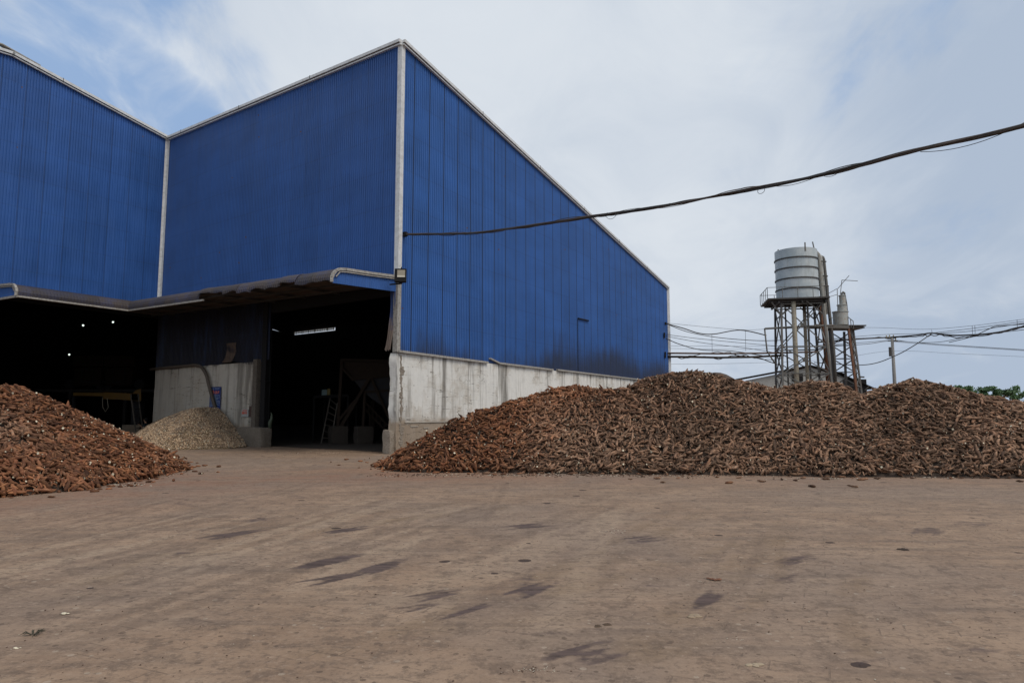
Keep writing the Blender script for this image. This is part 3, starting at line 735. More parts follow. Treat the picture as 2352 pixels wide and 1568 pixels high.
# corner trims (slightly buckled, in two lengths)
def corner_trim(p0, ua, na, ub, nb, z0, z1, wa, wb, name, joints, m, seed=0):
    mb = MB(); steps = max(6, int((z1 - z0) / 0.7)); rows = []
    for j in range(steps + 1):
        z = z0 + (z1 - z0) * j / steps
        w = 0.02 * mnoise.noise(Vector((z * 0.5, seed, 0)))
        base = p0 + ua * w * 0.8
        rows.append([V3(base + ua * wa + na * 0.05, z), V3(base + ua * wa + na * 0.065, z), V3(base + na * 0.07 + nb * 0.07, z), V3(base + ub * wb + nb * 0.065, z), V3(base + ub * wb + nb * 0.05, z)])
    vs = [p for r in rows for p in r]; fs = []
    for j in range(steps):
        for k in range(4): a = j * 5 + k; fs.append((a, a + 1, a + 6, a + 5))
    mb.add(vs, fs)
    for zj in joints:
        mb.box(V3(p0 + (na + nb) * 0.06, zj), (0.0, 0.0, 0.0))
    return mb.build(name, m, WH)
zsp = zB(905, 650)
o = corner_trim(O, UB, NB, UC, NC, zsp, ZO - 0.16, 0.17, 0.15, 'corner_trim', [], M_TRIM, 1)
o = corner_trim(O, UB, NB, UC, NC, HC - 0.04, zsp - 0.03, 0.17, 0.15, 'corner_trim', [], M_TRIMD, 6)
tag(o, 'stained lower length of the corner trim')
mb = MB()
mb.add([V3(I - UB * 0.30 + NB * 0.06, ZA - .1), V3(I + NB * 0.10 + NC * 0.10, ZA - .1), V3(I - UC * 0.22 + NC * 0.06, ZA - .1),
        V3(I - UB * 0.30 + NB * 0.06, ZI - 0.15), V3(I + NB * 0.10 + NC * 0.10, ZI - 0.15), V3(I - UC * 0.22 + NC * 0.06, ZI - 0.15)], [(0, 1, 4, 3), (1, 2, 5, 4)])
mb.build('corner_trim', M_TRIM, WH)
mb = MB(); mb.bar(V3(FC + NC * 0.07, HC), V3(FC + NC * 0.07, ZF - 0.1), 0.16, 0.22); mb.build('corner_trim', M_TRIM, WH)
# bottom flashing in three lengths
segs = [(0.0, sC(1116, 829), 0.0, 0.0), (sC(1121, 826), sC(1266, 848), 0.06, 0.0), (sC(1276, 850), LC, 0.0, 0.0)]
for i, (s0, s1, up, dn) in enumerate(segs):
    mb = MB(); p, q = O + UC * s0 + NC * 0.10, O + UC * s1 + NC * 0.10
    if up:
        k = O + UC * (s0 + 0.9) + NC * 0.10
        mb.bar(V3(p, HC + 0.16), V3(k, HC - 0.02), 0.12, 0.07); mb.bar(V3(k, HC - 0.02), V3(q, HC - 0.04), 0.12, 0.09)
    else: mb.bar(V3(p, HC - 0.01), V3(q, HC - 0.02 - 0.03 * (i == 0)), 0.12, 0.09)
    mb.build('flashing', M_TRIMD, WH)
mb = MB()
s0, s1 = sC(1325, 731), sC(1349, 730); z0 = onv(1325, 731, O, O + UC).z
mb.bar(V3(O + UC * s0 + NC * 0.09, z0), V3(O + UC * s1 + NC * 0.09, z0 + 0.03), 0.06, 0.07); mb.bar(V3(O + UC * (s0 + .02) + NC * 0.05, HC), V3(O + UC * (s0 + .02) + NC * 0.05, z0), 0.02, 0.03)
mb.build('hatch_rail', M_BLACK, WH)
# pale board marks on the plinth
mb = MB()
mb.box(V3(O + UC * 2.1 + NC * 0.075, 1.22), (3.2, 0.03, 0.035), math.atan2(UC.y, UC.x))
for (s_, z_, l_) in ((1.1, 1.05, .5), (0.75, 1.36, .25), (1.9, 0.98, .35)): mb.box(V3(O + UC * s_ + NC * 0.07, z_), (l_, 0.02, 0.025), math.atan2(UC.y, UC.x))
mb.build('mortar_line', simple('pale_mortar', (0.40, 0.38, 0.34), 0.9), WH)

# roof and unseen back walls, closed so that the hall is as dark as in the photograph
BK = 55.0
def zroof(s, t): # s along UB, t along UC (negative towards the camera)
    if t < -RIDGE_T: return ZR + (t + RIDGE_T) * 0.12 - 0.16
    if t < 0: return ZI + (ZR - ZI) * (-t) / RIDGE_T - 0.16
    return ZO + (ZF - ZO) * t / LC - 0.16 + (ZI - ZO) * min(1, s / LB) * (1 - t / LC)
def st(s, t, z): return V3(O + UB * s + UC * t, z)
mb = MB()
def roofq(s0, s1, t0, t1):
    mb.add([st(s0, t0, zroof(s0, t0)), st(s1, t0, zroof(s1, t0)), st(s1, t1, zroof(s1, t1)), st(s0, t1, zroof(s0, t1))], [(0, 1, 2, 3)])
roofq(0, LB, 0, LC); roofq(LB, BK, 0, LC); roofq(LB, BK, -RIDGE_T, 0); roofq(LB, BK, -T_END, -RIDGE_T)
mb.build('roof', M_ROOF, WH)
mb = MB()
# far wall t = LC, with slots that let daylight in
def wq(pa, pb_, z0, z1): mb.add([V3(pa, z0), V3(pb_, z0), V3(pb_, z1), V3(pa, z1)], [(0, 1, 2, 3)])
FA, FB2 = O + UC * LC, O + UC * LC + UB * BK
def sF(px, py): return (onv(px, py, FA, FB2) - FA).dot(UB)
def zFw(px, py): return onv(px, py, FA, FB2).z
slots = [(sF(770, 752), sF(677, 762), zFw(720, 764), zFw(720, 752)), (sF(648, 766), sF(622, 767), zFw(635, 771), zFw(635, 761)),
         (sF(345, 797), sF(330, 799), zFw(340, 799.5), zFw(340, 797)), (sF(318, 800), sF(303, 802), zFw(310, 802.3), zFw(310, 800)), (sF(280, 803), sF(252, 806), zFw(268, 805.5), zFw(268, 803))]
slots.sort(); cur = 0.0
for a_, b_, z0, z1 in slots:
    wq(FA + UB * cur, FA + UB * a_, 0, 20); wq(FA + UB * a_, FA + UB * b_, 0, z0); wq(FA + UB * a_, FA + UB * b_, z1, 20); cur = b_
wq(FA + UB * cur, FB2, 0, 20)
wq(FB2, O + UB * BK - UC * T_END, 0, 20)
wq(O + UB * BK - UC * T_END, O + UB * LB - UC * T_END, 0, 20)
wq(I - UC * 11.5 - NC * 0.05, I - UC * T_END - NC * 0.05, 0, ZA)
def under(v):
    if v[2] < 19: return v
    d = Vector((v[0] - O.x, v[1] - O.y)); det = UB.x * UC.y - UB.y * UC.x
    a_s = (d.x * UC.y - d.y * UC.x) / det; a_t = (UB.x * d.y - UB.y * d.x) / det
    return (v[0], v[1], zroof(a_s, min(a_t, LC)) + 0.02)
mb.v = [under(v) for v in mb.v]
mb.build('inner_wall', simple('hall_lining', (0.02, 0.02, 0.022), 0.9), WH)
mt, t = newmat('translucent_sheet'); tr = t.n.new('ShaderNodeBsdfTranslucent'); tr.inputs[0].default_value = (0.26, 0.26, 0.23, 1); t.l.new(tr.outputs[0], t.out.inputs[0])
for a_, b_, z0, z1 in slots:
    mb = MB(); n_ = max(1, int((b_ - a_) / 0.35))
    for k in range(n_):
        p = FA + UB * (a_ + (b_ - a_) * (k + 0.06) / n_) - UC * 0.1; q = FA + UB * (a_ + (b_ - a_) * (k + 0.94) / n_) - UC * 0.1
        mb.add([V3(p, z0 + .05), V3(q, z0 + .05), V3(q, z1 - .03 * (k % 3)), V3(p, z1)], [(0, 1, 2, 3)])
    mb.build('skylight_strip', mt, WH)
mb = MB()
a_, b_, z0, z1 = slots[0] if slots[0][1] - slots[0][0] > 1.5 else slots[1]
for sl in slots:
    if sl[3] - sl[2] > 0.25: mb.bar(V3(FA + UB * sl[0] - UC * 0.2, sl[2] + .12), V3(FA + UB * sl[1] - UC * 0.2, sl[2] + .12), 0.05, 0.05); 
for sl in slots:
    if sl[3] - sl[2] > 0.25:
        q = sl[0]
        while q < sl[1]: mb.bar(V3(FA + UB * q - UC * 0.2, sl[2]), V3(FA + UB * q - UC * 0.2, sl[3]), 0.06, 0.06); q += 1.3
mb.build('skylight_frame', M_DARKSTEEL, WH)

# canopy: curled corrugated edge
DC = 3.3
prof = [(0.0, ZCAN + 0.12), (1.4, ZCAN + 0.03), (2.6, ZCAN - 0.02), (2.9, ZCAN - 0.06), (3.1, ZCAN - 0.14), (3.22, ZCAN - 0.27), (3.28, ZCAN - 0.42), (3.28, ZCAN - 0.58)]
CAN = tag(bpy.data.objects.new('canopy', None), 'dirty blue corrugated canopy with a curled, partly torn edge'); COL.objects.link(CAN); CAN.parent = WH
cpt = I + (UB * 0 + NB * 0)  # concave corner of the canopy edge
# intersection of the two offset edges
def isect(p, u, q, v):
    d = q - p; det = u.x * (-v.y) + v.x * u.y
    k = (d.x * (-v.y) + v.x * d.y) / det
    return p + u * k
E0 = isect(O + NB * 3.28, UB, I + NC * 3.28, -UC)
SEB = (E0 - O).dot(UB)              # where the two canopies meet, measured along UB at the outer edge
TEA = (I - E0).dot(UC)
T_CAN = tA(40, 672) if False else (I - onv(40, 690, I + NC * 3.28, I + NC * 3.28 - UC)).dot(UC)
def canopy_sheet(mb, p0, u, n, s0, s1, mitre, mit_n, zoff, drop=0.0, lift=0.0, cut=0.0, seed=0, rib=0.14, tint=0.5):
    """one length of canopy; mitre(s, off) clips s so both runs meet on the valley line"""
    nr = max(1, round((s1 - s0) / rib)); pr_ = list(prof)
    sub = []
    for k in range(nr):
        a = s0 + (s1 - s0) * k / nr; w = (s1 - s0) / nr
        sub += [(a, 0), (a + w * .4, 0), (a + w * .52, .02), (a + w * .88, .02)]
    sub.append((s1, 0)); rows = []
    rnd = random.Random(seed)
    for (s, b) in sub:
        f = (s - s0) / (s1 - s0); row = []
        for i, (d, z) in enumerate(pr_):
            bend = max(0, (i - 2) / (len(pr_) - 3))
            dd = d + lift * bend * 0.25 * (0.6 + 0.4 * f)
            zz = z - drop * bend * f + lift * bend ** 1.3 * (0.7 + 0.3 * math.sin(f * 3))
            if i == len(pr_) - 1: zz += cut * (0.5 + 0.5 * math.sin(f * 7 + seed)) + (0.02 if b else 0)
            # rib offset outward along the profile
            nz = 1 - bend; nn = bend
            ss = mitre(s, dd)
            row.append(V3(p0 + u * ss + n * (dd + b * nn), zz + b * nz + zoff(ss)))
        rows.append(row)
    vs = [p for r in rows for p in r]; K = len(pr_)
    mb.add(vs, [(i * K + k, (i + 1) * K + k, (i + 1) * K + k + 1, i * K + k + 1) for i in range(len(rows) - 1) for k in range(K - 1)], 0, tint)
rnd = random.Random(4)
slopeB = (SEB - LB) / 3.28
mitB = lambda s, d: min(s, LB + slopeB * d)
mb = MB(); s = 0.1; k = 0
smax = max(LB, SEB) + 0.01
sfix = (O + UB * 0)  # noqa
s_intact = (onv(468, 672, O + NB * 3.28, O + NB * 3.28 + UB) - O).dot(UB)
while s < smax:
    e = min(s + 1.02, smax)
    torn_ = s < s_intact - 0.2
    canopy_sheet(mb, O, UB, NB, s, e + 0.06, mitB, NB, lambda q: RISE * q / SEB, drop=rnd.uniform(-0.10, 0.12) * torn_, lift=rnd.choice([0.0, 0.08, 0.16, 0.26, 0.34]) * torn_, cut=0.05 * torn_, seed=k, tint=rnd.random() * .95)
    s = e; k += 1
mb.build('canopy_sheeting', M_CANOPY, CAN, attr='tint')
slopeA = (TEA) / 3.28
mitA = lambda s, d: max(s, slopeA * d)
mb = MB(); s = 0.0
while s < T_CAN - 0.01:
    e = min(s + 1.02, T_CAN); canopy_sheet(mb, I, -UC, NC, s, e, mitA, NC, lambda q: RISE, seed=int(s * 7), tint=rnd.random() * .95); s = e
mb.build('canopy_sheeting', M_CANOPY, CAN, attr='tint')
# lower lip trims
mb = MB(); zlip = ZCAN - 0.62
mb.bar(V3(E0, zlip + RISE), V3(I - UC * T_CAN + NC * 3.28, zlip + RISE), 0.07, 0.075)
mb.build('canopy_lip', M_TRIMD, CAN)
mb = MB(); mb.bar(V3(E0, zlip + RISE), V3(O + UB * s_intact + NB * 3.28, zlip + RISE * s_intact / SEB), 0.07, 0.075)
mb.build('canopy_lip', M_TRIMD, CAN)
# end boards of the canopies
def endboard(p0, n, uo, name, dz):
    mb = MB(); vs = []
    corr = 30; zb0 = ZCAN - 0.62 + dz
    for k in range(corr * 4 + 1):
        d = 3.2 * k / (corr * 4); off = (0.018 if (k % 4) in (2, 3) else 0) 
        ztop = np.interp(d, [p[0] for p in prof], [p[1] for p in prof]) - 0.03 + dz
        vs += [V3(p0 + n * d + uo * off, zb0 + 0.12 * (1 - d / 3.2)), V3(p0 + n * d + uo * off, ztop)]
    mb.add(vs, [(2 * k, 2 * k + 2, 2 * k + 3, 2 * k + 1) for k in range(corr * 4)], 0, 0.4)
    mb.build(name, M_BLUE_PLAIN, CAN, attr='tint')
    mb = MB()
    pts = [V3(p0 + n * (d + .02 - .05 * (i > 3)) + uo * 0.05, z - 0.01 + dz) for i, (d, z) in enumerate(prof)]
    for a_, b_ in zip(pts[:-1], pts[1:]): mb.bar(a_, b_ + (b_ - a_) * .04, 0.10, 0.10)
    pts = [V3(p0 + n * (d - .14 * (i > 3)) + uo * 0.06, z - 0.105 + dz) for i, (d, z) in enumerate(prof[:6])]
    for a_, b_ in zip(pts[:-1], pts[1:]): mb.bar(a_, b_, 0.04, 0.04)
    mb.build('canopy_end_trim', M_TRIMD, CAN)
endboard(O + UB * 0.06, NB, -UB, 'canopy_end_board', 0.0)
endboard(I - UC * T_CAN, NC, -UC, 'canopy_end_board', RISE)
mb = MB(); mb.bar(V3(I - UC * (T_CAN + 0.03), zlip + RISE), V3(I - UC * (T_CAN + 0.03) + NC * 3.28, zlip + RISE), 0.06, 0.1); mb.build('canopy_lip', M_TRIMD, CAN)
# soffit and purlins
mb = MB(); zs = ZCAN - 0.22
mb.add([V3(O + UB * .1, zs), V3(O + UB * .1 + NB * 3.0, zs - .04), V3(O + UB * (LB + slopeB * 3.0) + NB * 3.0, zs - .04 + RISE), V3(I, zs + RISE)], [(0, 1, 2, 3)])
mb.add([V3(I, zs + RISE), V3(I - UC * (slopeA * 3.0) + NC * 3.0, zs - .04 + RISE), V3(I - UC * T_CAN + NC * 3.0, zs - .04 + RISE), V3(I - UC * T_CAN, zs + RISE)], [(0, 1, 2, 3)])
s = 1.2
while s < LB: mb.bar(V3(O + UB * s, zs - .06 + RISE * s / LB), V3(O + UB * s + NB * 2.9, zs - .1 + RISE * s / LB), 0.06, 0.1, 1); s += 2.4
for d in (0.9, 1.9, 2.85): mb.bar(V3(O + UB * .15 + NB * d, zs - .16), V3(O + UB * (LB + slopeB * d) + NB * d, zs - .16 + RISE), 0.05, 0.08, 1)
mb.build('canopy_soffit', [M_RUSTSHEET, M_DARKSTEEL], CAN)
# door heads inside the openings
mb = MB(); mb.bar(V3(O + UB * .3 - NB * .1, ZCAN - .35), V3(O + UB * S_COL1 - NB * .1, ZCAN - .35), 0.25, 0.5)
mb.build('door_head', M_BLACK, WH)
mb = MB(); mb.bar(V3(I - NC * .1, ZA - .22), V3(I - UC * 11.5 - NC * .1, ZA - .22), 0.25, 0.3)
mb.build('door_head', M_BLACK, WH)

# floodlight on the corner
fp = onv(920, 633, O + NB * 0.5, O + NB * 0.5 + UB); FLD = thing('floodlight', fp, 'black square floodlight bracketed to the near corner of the blue warehouse', 'floodlight')
fr = Matrix.Rotation(R(4), 3, 'Z') @ Matrix.Rotation(R(-8), 3, 'X')
mb = MB(); mb.box(fp, (0.46, 0.16, 0.54), fr); mb.box(fp + Vector((0, .1, 0)), (0.34, 0.1, 0.42), fr)
o = mb.build('housing', M_BLACK, FLD); bevel(o, 0.015)
mt, t = newmat('lamp_reflector'); z_ = t.sep(t.pos)[2]; setb(t, t.mix(t.smooth(z_, fp.z - .05, fp.z + .02), (0.55, 0.52, 0.44), (0.26, 0.23, 0.18)), 0.3, 0.3)
mb = MB(); mb.box(fp + fr @ Vector((0.03, -0.083, 0.06)), (0.30, 0.012, 0.29), fr); mb.build('glass', mt, FLD)
mb = MB(); mb.bar(fp + Vector((-.44, .12, -.33)), fp + Vector((0.05, .05, -.30)), 0.05); mb.build('arm', M_BLACK, FLD)
mb = MB(); mb.bar(fp + Vector((0.0, .05, .27)), fp + Vector((0.05, .0, .34)), 0.03); mb.bar(fp + Vector((0, .05, -.28)), fp + Vector((0, .45, -.2)), 0.04)
mb.build('bracket', M_BLACK, FLD)

# ------------------------------------------------------------------ things on the shaded wall
def onBwall(px, py, off=0.08):
    return onv(px, py, O + NB * off, O + NB * off + UB)
hp = [(346, 848), (372, 845), (402, 842), (431, 840), (446, 838), (457, 839.5), (464, 844), (470, 853), (475, 864), (479, 882), (485, 905), (495, 940), (498, 952)]
mb = MB(); mb.tube([onBwall(x, y, 0.12 + 0.12 * (i > 5)) for i, (x, y) in enumerate(hp)], 0.085, 8)
o = mb.build('drain_hose', simple('brown_hose', (0.085, 0.068, 0.055), 0.8, 0, 0.3, 4), smooth=True)
tag(o, 'thick brown hose bending down the shaded concrete wall into the chip heap', 'hose')
def board(name, x0, y0, x1, y1, off, label, cat, m):
    a, b = onBwall(x0, y1, off), onBwall(x1, y0, off)
    s0, s1 = (a - O).dot(UB), (b - O).dot(UB)
    c = V3(O + UB * ((s0 + s1) / 2) + NB * off, (a.z + b.z) / 2); w = abs(s1 - s0); h = abs(b.z - a.z)
    T = thing(name, V3(c, c.z - h / 2), label, cat)
    mb = MB(); mb.box(c, (w, 0.03, h), ANGB); mb.build('panel', m, T)
    return T, c, w, h
M_SIGNB = simple('sign_blue', (0.008, 0.03, 0.17), 0.5, 0, 0.15, 4)
M_SIGNW = simple('sign_white', (0.30, 0.32, 0.33), 0.6, 0, 0.15, 6, (0.3, 0.28, 0.24), 0.4)
M_SIGNR = simple('sign_red', (0.45, 0.09, 0.06), 0.6); M_SIGNO = simple('sign_orange', (0.62, 0.17, 0.10), 0.6); M_FRAME = simple('sign_frame', (0.20, 0.18, 0.16), 0.7)
M_SIGNT = simple('sign_lettering', (0.33, 0.42, 0.5), 0.6)
RT = -UB                                                            # reading direction on this wall
def signmark(mb, c, x, z, w, h, d=0.02, m=0): mb.box(c + RT * x + Vector((0, 0, z)) + NB * d, (w, 0.006, h), ANGB, m)
T, c, w, h = board('notice_board', 481, 888, 508, 940, 0.10, 'tall blue regulations board with orange heading on the shaded concrete wall', 'sign', M_SIGNB)
mb = MB()
for sx in (-1, 1): signmark(mb, c, sx * w / 2, 0, 0.035, h, 0.005)
for sz in (-1, 1): signmark(mb, c, 0, sz * h / 2, w, 0.035, 0.005)
mb.build('frame', M_FRAME, T)
mb = MB(); rnd = random.Random(3)
yy = h * .44
for k in range(2): signmark(mb, c, -w * .23, yy - k * .045, w * .22, 0.014); signmark(mb, c, w * .17, yy - k * .045, w * .42, 0.014)
yy = h * .14
for k in range(14):
    ww = w * rnd.choice([.84, .8, .82, .86, .6, .5]); xx = -w * .42
    while xx < -w * .42 + ww:
        l = rnd.uniform(.04, .11); signmark(mb, c, xx + l / 2, yy, l, 0.016); xx += l + 0.018
    yy -= h * 0.037
signmark(mb, c, w * .25, -h * .40, w * .2, 0.02)
mb.build('lettering', M_SIGNT, T)
def text_mesh(body, size, c, xdir, up, mat, name, parent, ext=0.004, nrm=None):
    cu = bpy.data.curves.new(name, 'FONT'); cu.body = body; cu.size = size; cu.extrude = ext; cu.align_x = 'CENTER'; cu.align_y = 'CENTER'; cu.offset = size * 0.02
    to = bpy.data.objects.new(name, cu); COL.objects.link(to)
    dg = bpy.context.evaluated_depsgraph_get(); me = bpy.data.meshes.new_from_object(to.evaluated_get(dg))
    bpy.data.objects.remove(to)
    n_ = xdir.cross(up); Mx = Matrix((xdir, up, n_)).transposed().to_4x4(); Mx.translation = c - wloc(parent)
    me.transform(Mx); me.materials.clear(); me.materials.append(mat)
    o = bpy.data.objects.new(name, me); COL.objects.link(o); o.parent = parent; return o
text_mesh('NỘI QUY', 0.20, c + NB * 0.025 + Vector((0, 0, h * .255)), RT, Vector((0, 0, 1)), M_SIGNO, 'heading', T)
T, c, w, h = board('warning_sign', 555, 939.5, 571, 957, 0.10, 'small white warning sign with red lettering beside the brown board', 'sign', M_SIGNW)
mb = MB(); signmark(mb, c, 0, h * .38, w * .7, .03)
for k in range(4): signmark(mb, c, -w * .33 + k * w * .2, h * .2, w * .1, .05)
for k, q in enumerate((.2, .16, .12, .12)): signmark(mb, c, -w * .32 + k * w * .2, 0.0, w * q, .11 - .015 * k)
mb.build('lettering', M_SIGNR, T)
T, c, w, h = board('wall_board', 572, 931.5, 583, 957, 0.10, 'narrow dark brown board on the concrete wall right of the white sign', 'board', simple('brown_board', (0.055, 0.03, 0.025), 0.7))
mb = MB(); signmark(mb, c, 0, h * .49, w * 1.02, .02); mb.build('frame', M_FRAME, T)
# pale green sack hanging by the column
sp = onv(622, 966, O - NB * 0.1, O - NB * 0.1 + UB)
mb = MB(); mb.tube([sp + Vector((0, 0, q)) + Vector((.05 * math.sin(q * 8), 0, 0)) for q in (-.38, -.3, -.1, .1, .3, .4)], [.02, .08, .10, .07, .04, .015], 9)
o = mb.build('plastic_sack', simple('green_sack', (0.035, 0.05, 0.03), 0.6), smooth=True); tag(o, 'limp green plastic sack hanging on the steel column of the doorway', 'sack')

# hall floor sheet, coloured dark to stand for the shade inside
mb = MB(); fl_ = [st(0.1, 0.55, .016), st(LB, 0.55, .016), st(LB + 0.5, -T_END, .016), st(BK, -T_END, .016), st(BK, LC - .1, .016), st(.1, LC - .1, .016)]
mb.add(fl_, [(0, 1, 2, 3, 4, 5)]); o = mb.build('hall_floor', simple('hall_floor_shade', (0.045, 0.033, 0.025), 0.95, 0, 0.5, 1.2, (0.02, 0.016, 0.014), 0.6, 0.02), origin=(0, 0, 0)); tag(o, kind='structure')
# ------------------------------------------------------------------ inside the right doorway
YH = gpt(775, 1019).y
hb1, hb2 = gpt(776, 1019), gpt(834, 1019)
HP = thing('feed_hopper', V3(hb1, 0), 'dark steel feed hopper on rusty posts and concrete feet inside the doorway', 'hopper')
dYH = hb1.y
k2 = dYH + 2.4
rough_block('concrete_foot', V3(hb1, 0.45), (0.85, 0.85, 0.9), 0.5, M_FOOT, HP, 0.03, 11)
rough_block('concrete_foot', V3(hb2, 0.45), (0.85, 0.85, 0.9), 0.5, M_FOOT, HP, 0.03, 12)
def A_(x, y, d=0.0): return at(x, y, dYH + d)
mb = MB(); mb.bar(A_(775, 1000), A_(786, 824), 0.15); o = mb.build('post', M_RUSTDARK, HP)
mb = MB(); mb.bar(A_(833, 1000), A_(838, 902), 0.13); o = mb.build('post', M_RUSTDARK, HP)
mb = MB(); mb.bar(A_(855, 1010, 2), A_(857, 920, 2), 0.2); o = mb.build('post', M_RUSTDARK, HP)
for a_, b_, w_ in (((777, 991), (850, 866), .17), ((779, 964), (815, 920), .12), ((852, 866), (900, 975), .13), ((786, 845), (812, 874), .1)):
    mb = MB(); mb.bar(A_(*a_, -.1), A_(*b_, -.1), w_); mb.build('brace', M_RUSTDARK, HP)
mb = MB()
top = [A_(811, 871), A_(925, 858), at(925, 860, dYH + 3), at(815, 868, dYH + 3)]
mid_ = [A_(834, 900), A_(925, 893), at(920, 893, dYH + 2.4), at(840, 900, dYH + 2.4)]
bot = [A_(880, 934), A_(915, 930), at(912, 930, dYH + 1.3), at(882, 932, dYH + 1.3)]
for L1, L2 in ((top, mid_), (mid_, bot)):
    for k in range(4): mb.add([L1[k], L1[(k + 1) % 4], L2[(k + 1) % 4], L2[k]], [(0, 1, 2, 3)])
mb.build('hopper_bin', M_HOPPER, HP)
mb = MB(); mb.bar(A_(808, 870, -.06), A_(930, 858, -.06), 0.14); mb.bar(A_(832, 900, -.06), A_(925, 894, -.06), 0.1)
mb.bar(A_(786, 826), A_(930, 830), 0.12); mb.build('rim', M_RUSTDARK, HP)
mb = MB(); mb.add([A_(788, 830, .1), A_(930, 833, .1), A_(930, 858, .1), A_(812, 870, .1), A_(788, 846, .1)], [(0, 1, 2, 3, 4)]); mb.build('hopper_skirt', M_RUSTDARK, HP)
CV = thing('conveyor', V3(at(880, 1010, dYH + 1), 0), 'rusty inclined conveyor frame below the hopper inside the doorway', 'conveyor')
mb = MB()
for dd in (0.8, 1.5):
    for (y_) in (0, 17): mb.bar(at(838, 922 + y_, dYH + dd), at(892, 978 + y_, dYH + dd), 0.1)
for k in range(7): x_ = 838 + 9 * k; y_ = 922 + 9.3 * k; mb.bar(at(x_, y_, dYH + .8), at(x_, y_ + 17, dYH + .8), 0.06); mb.bar(at(x_, y_, dYH + .8), at(x_, y_, dYH + 1.5), 0.06)
mb.build('truss', M_RUSTDARK, CV)
mb = MB()
for x_ in (850, 886): mb.bar(at(x_, 940 if x_ < 860 else 980, dYH + 1.1), V3(at(x_, 1000, dYH + 1.1), 0), 0.1)
mb.build('stand', M_RUSTDARK, CV)
mb = MB(); mb.add([at(838, 920, dYH + .8), at(892, 976, dYH + .8), at(892, 976, dYH + 1.5), at(838, 920, dYH + 1.5)], [(0, 1, 2, 3)]); mb.build('belt', M_BLACK, CV)
def ladder(name, bl, br_, tl, tr_, n, label):
    T = thing(name, V3((bl + br_) / 2, 0), label, 'ladder')
    for a_, b_ in ((bl, tl), (br_, tr_)):
        mb = MB(); mb.bar(a_, b_, 0.055); mb.build('rail', M_RUSTG, T)
    for k in range(n):
        f = (k + 0.9) / (n + 0.3); mb = MB(); mb.bar(bl.lerp(tl, f), br_.lerp(tr_, f), 0.035); mb.build('rung', M_RUSTG, T)
M_RUSTG = simple('grey_rusty_ladder', (0.10, 0.092, 0.08), 0.7, 0, 0.3, 6, (0.08, 0.05, 0.03), 0.6)
lb, rb = gpt(738, 1018), gpt(760, 1019)
ladder('ladder', V3(lb, 0), V3(rb, 0), at(759, 911, lb.y + 1.0), at(775, 925, rb.y + .8), 7, 'thin steel ladder leaning on the platform beside the hopper')
PF = thing('work_platform', V3(at(760, 1010, dYH + 1.2), 0), 'dark raised steel platform beside the hopper', 'platform')
zp = at(755, 910, dYH + 1.2).z
mb = MB(); pA, pB_ = at(722, 911, dYH + 1.1), at(800, 908, dYH + 1.1); mb.add([pA, pB_, pB_ + Vector((0, 2, 0)), pA + Vector((0, 2, 0))], [(0, 1, 2, 3)]); mb.bar(pA, pB_, 0.05, 0.14); mb.build('deck', M_BLACK, PF)
for p in (pA, pB_, pA + Vector((0, 2, 0)), pB_ + Vector((0, 2, 0))):
    mb = MB(); mb.bar(p, V3(p, 0), 0.08); mb.build('support', M_BLACK, PF)
def jerry(px, w, h, col, label):
    b = pA.lerp(pB_, (px - 722) / 78.0) + Vector((0, .35, .02))
    T = thing('jerrycan', b, label, 'canister')
    mb = MB(); mb.box(b + Vector((0, 0, h / 2)), (w, w * .6, h)); o = mb.build('body', simple('can_' + label[:6], col, 0.5), T); bevel(o, w * .15, 3)
    mb = MB(); mb.tube([b + Vector((0, 0, h)), b + Vector((0, 0, h + .07))], .03, 8); mb.build('cap', M_BLACK, T)
jerry(741, .30, .36, (0.12, 0.19, 0.20), 'pale blue canister on the platform by the ladder')
jerry(751, .17, .40, (0.16, 0.12, 0.015), 'narrow yellow canister on the platform right of the blue one')

# ------------------------------------------------------------------ inside the left opening
def lampL(px, py, Y, label):
    p = at(px, py, Y); T = thing('hanging_lamp', p, label, 'lamp', 'lamps hanging in the dark hall')
    mb = MB(); mb.tube([p + Vector((0, 0, .05)), p + Vector((0, 0, .25)), p + Vector((0, 0, .3))], [.17, .08, .04], 12); mb.build('shade', M_BLACK, T)
    me_, t_ = newmat('lamp_glow'); em = t_.n.new('ShaderNodeEmission'); em.inputs[0].default_value = (0.85, 1, 0.9, 1); em.inputs[1].default_value = 1.6; t_.l.new(em.outputs[0], t_.out.inputs[0])
    mb = MB(); mb.box(p, (.11, .11, .13)); o = mb.build('bulb', me_, T); bevel(o, .05, 3)
    mb = MB(); mb.tube([p + Vector((0, 0, .3)), V3(p, 15.5)], .012, 5); mb.build('cord', M_BLACK, T)
lampL(191, 747, 46, 'glowing hall lamp in the upper left of the three')
lampL(259.5, 739.5, 46, 'highest and rightmost glowing hall lamp')
lampL(159, 814, 50, 'lowest glowing hall lamp of the three')
YL = 43.0
GB = thing('overhead_conveyor', V3(at(255, 1000, YL), 0), 'dusty yellow overhead screw conveyor in the dark left opening', 'conveyor')
mb = MB(); mb.bar(at(170, 905, YL), at(247, 906, YL), .18, .20); mb.bar(at(242, 908, YL), at(322, 912, YL), .40, .42)
mb.add([at(300, 907, YL - .2), at(312, 896, YL - .2), at(320, 893, YL - .2), at(324, 893, YL - .2), at(324, 921, YL - .2), at(300, 919, YL - .2)], [(0, 1, 2, 3, 4, 5)])
mb.build('beam', M_YELLOW, GB)
mb = MB(); mb.box(V3(at(316, 960, YL + .6), 1.2), (.55, .55, 2.4)); mb.box(V3(at(312, 905, YL + .6), 2.45), (.9, .9, .12)); mb.build('column', M_HOPPER, GB)
mb = MB(); mb.bar(at(170, 910, YL + .3), V3(at(170, 1000, YL + .3), 0), .15); mb.build('column', M_HOPPER, GB)
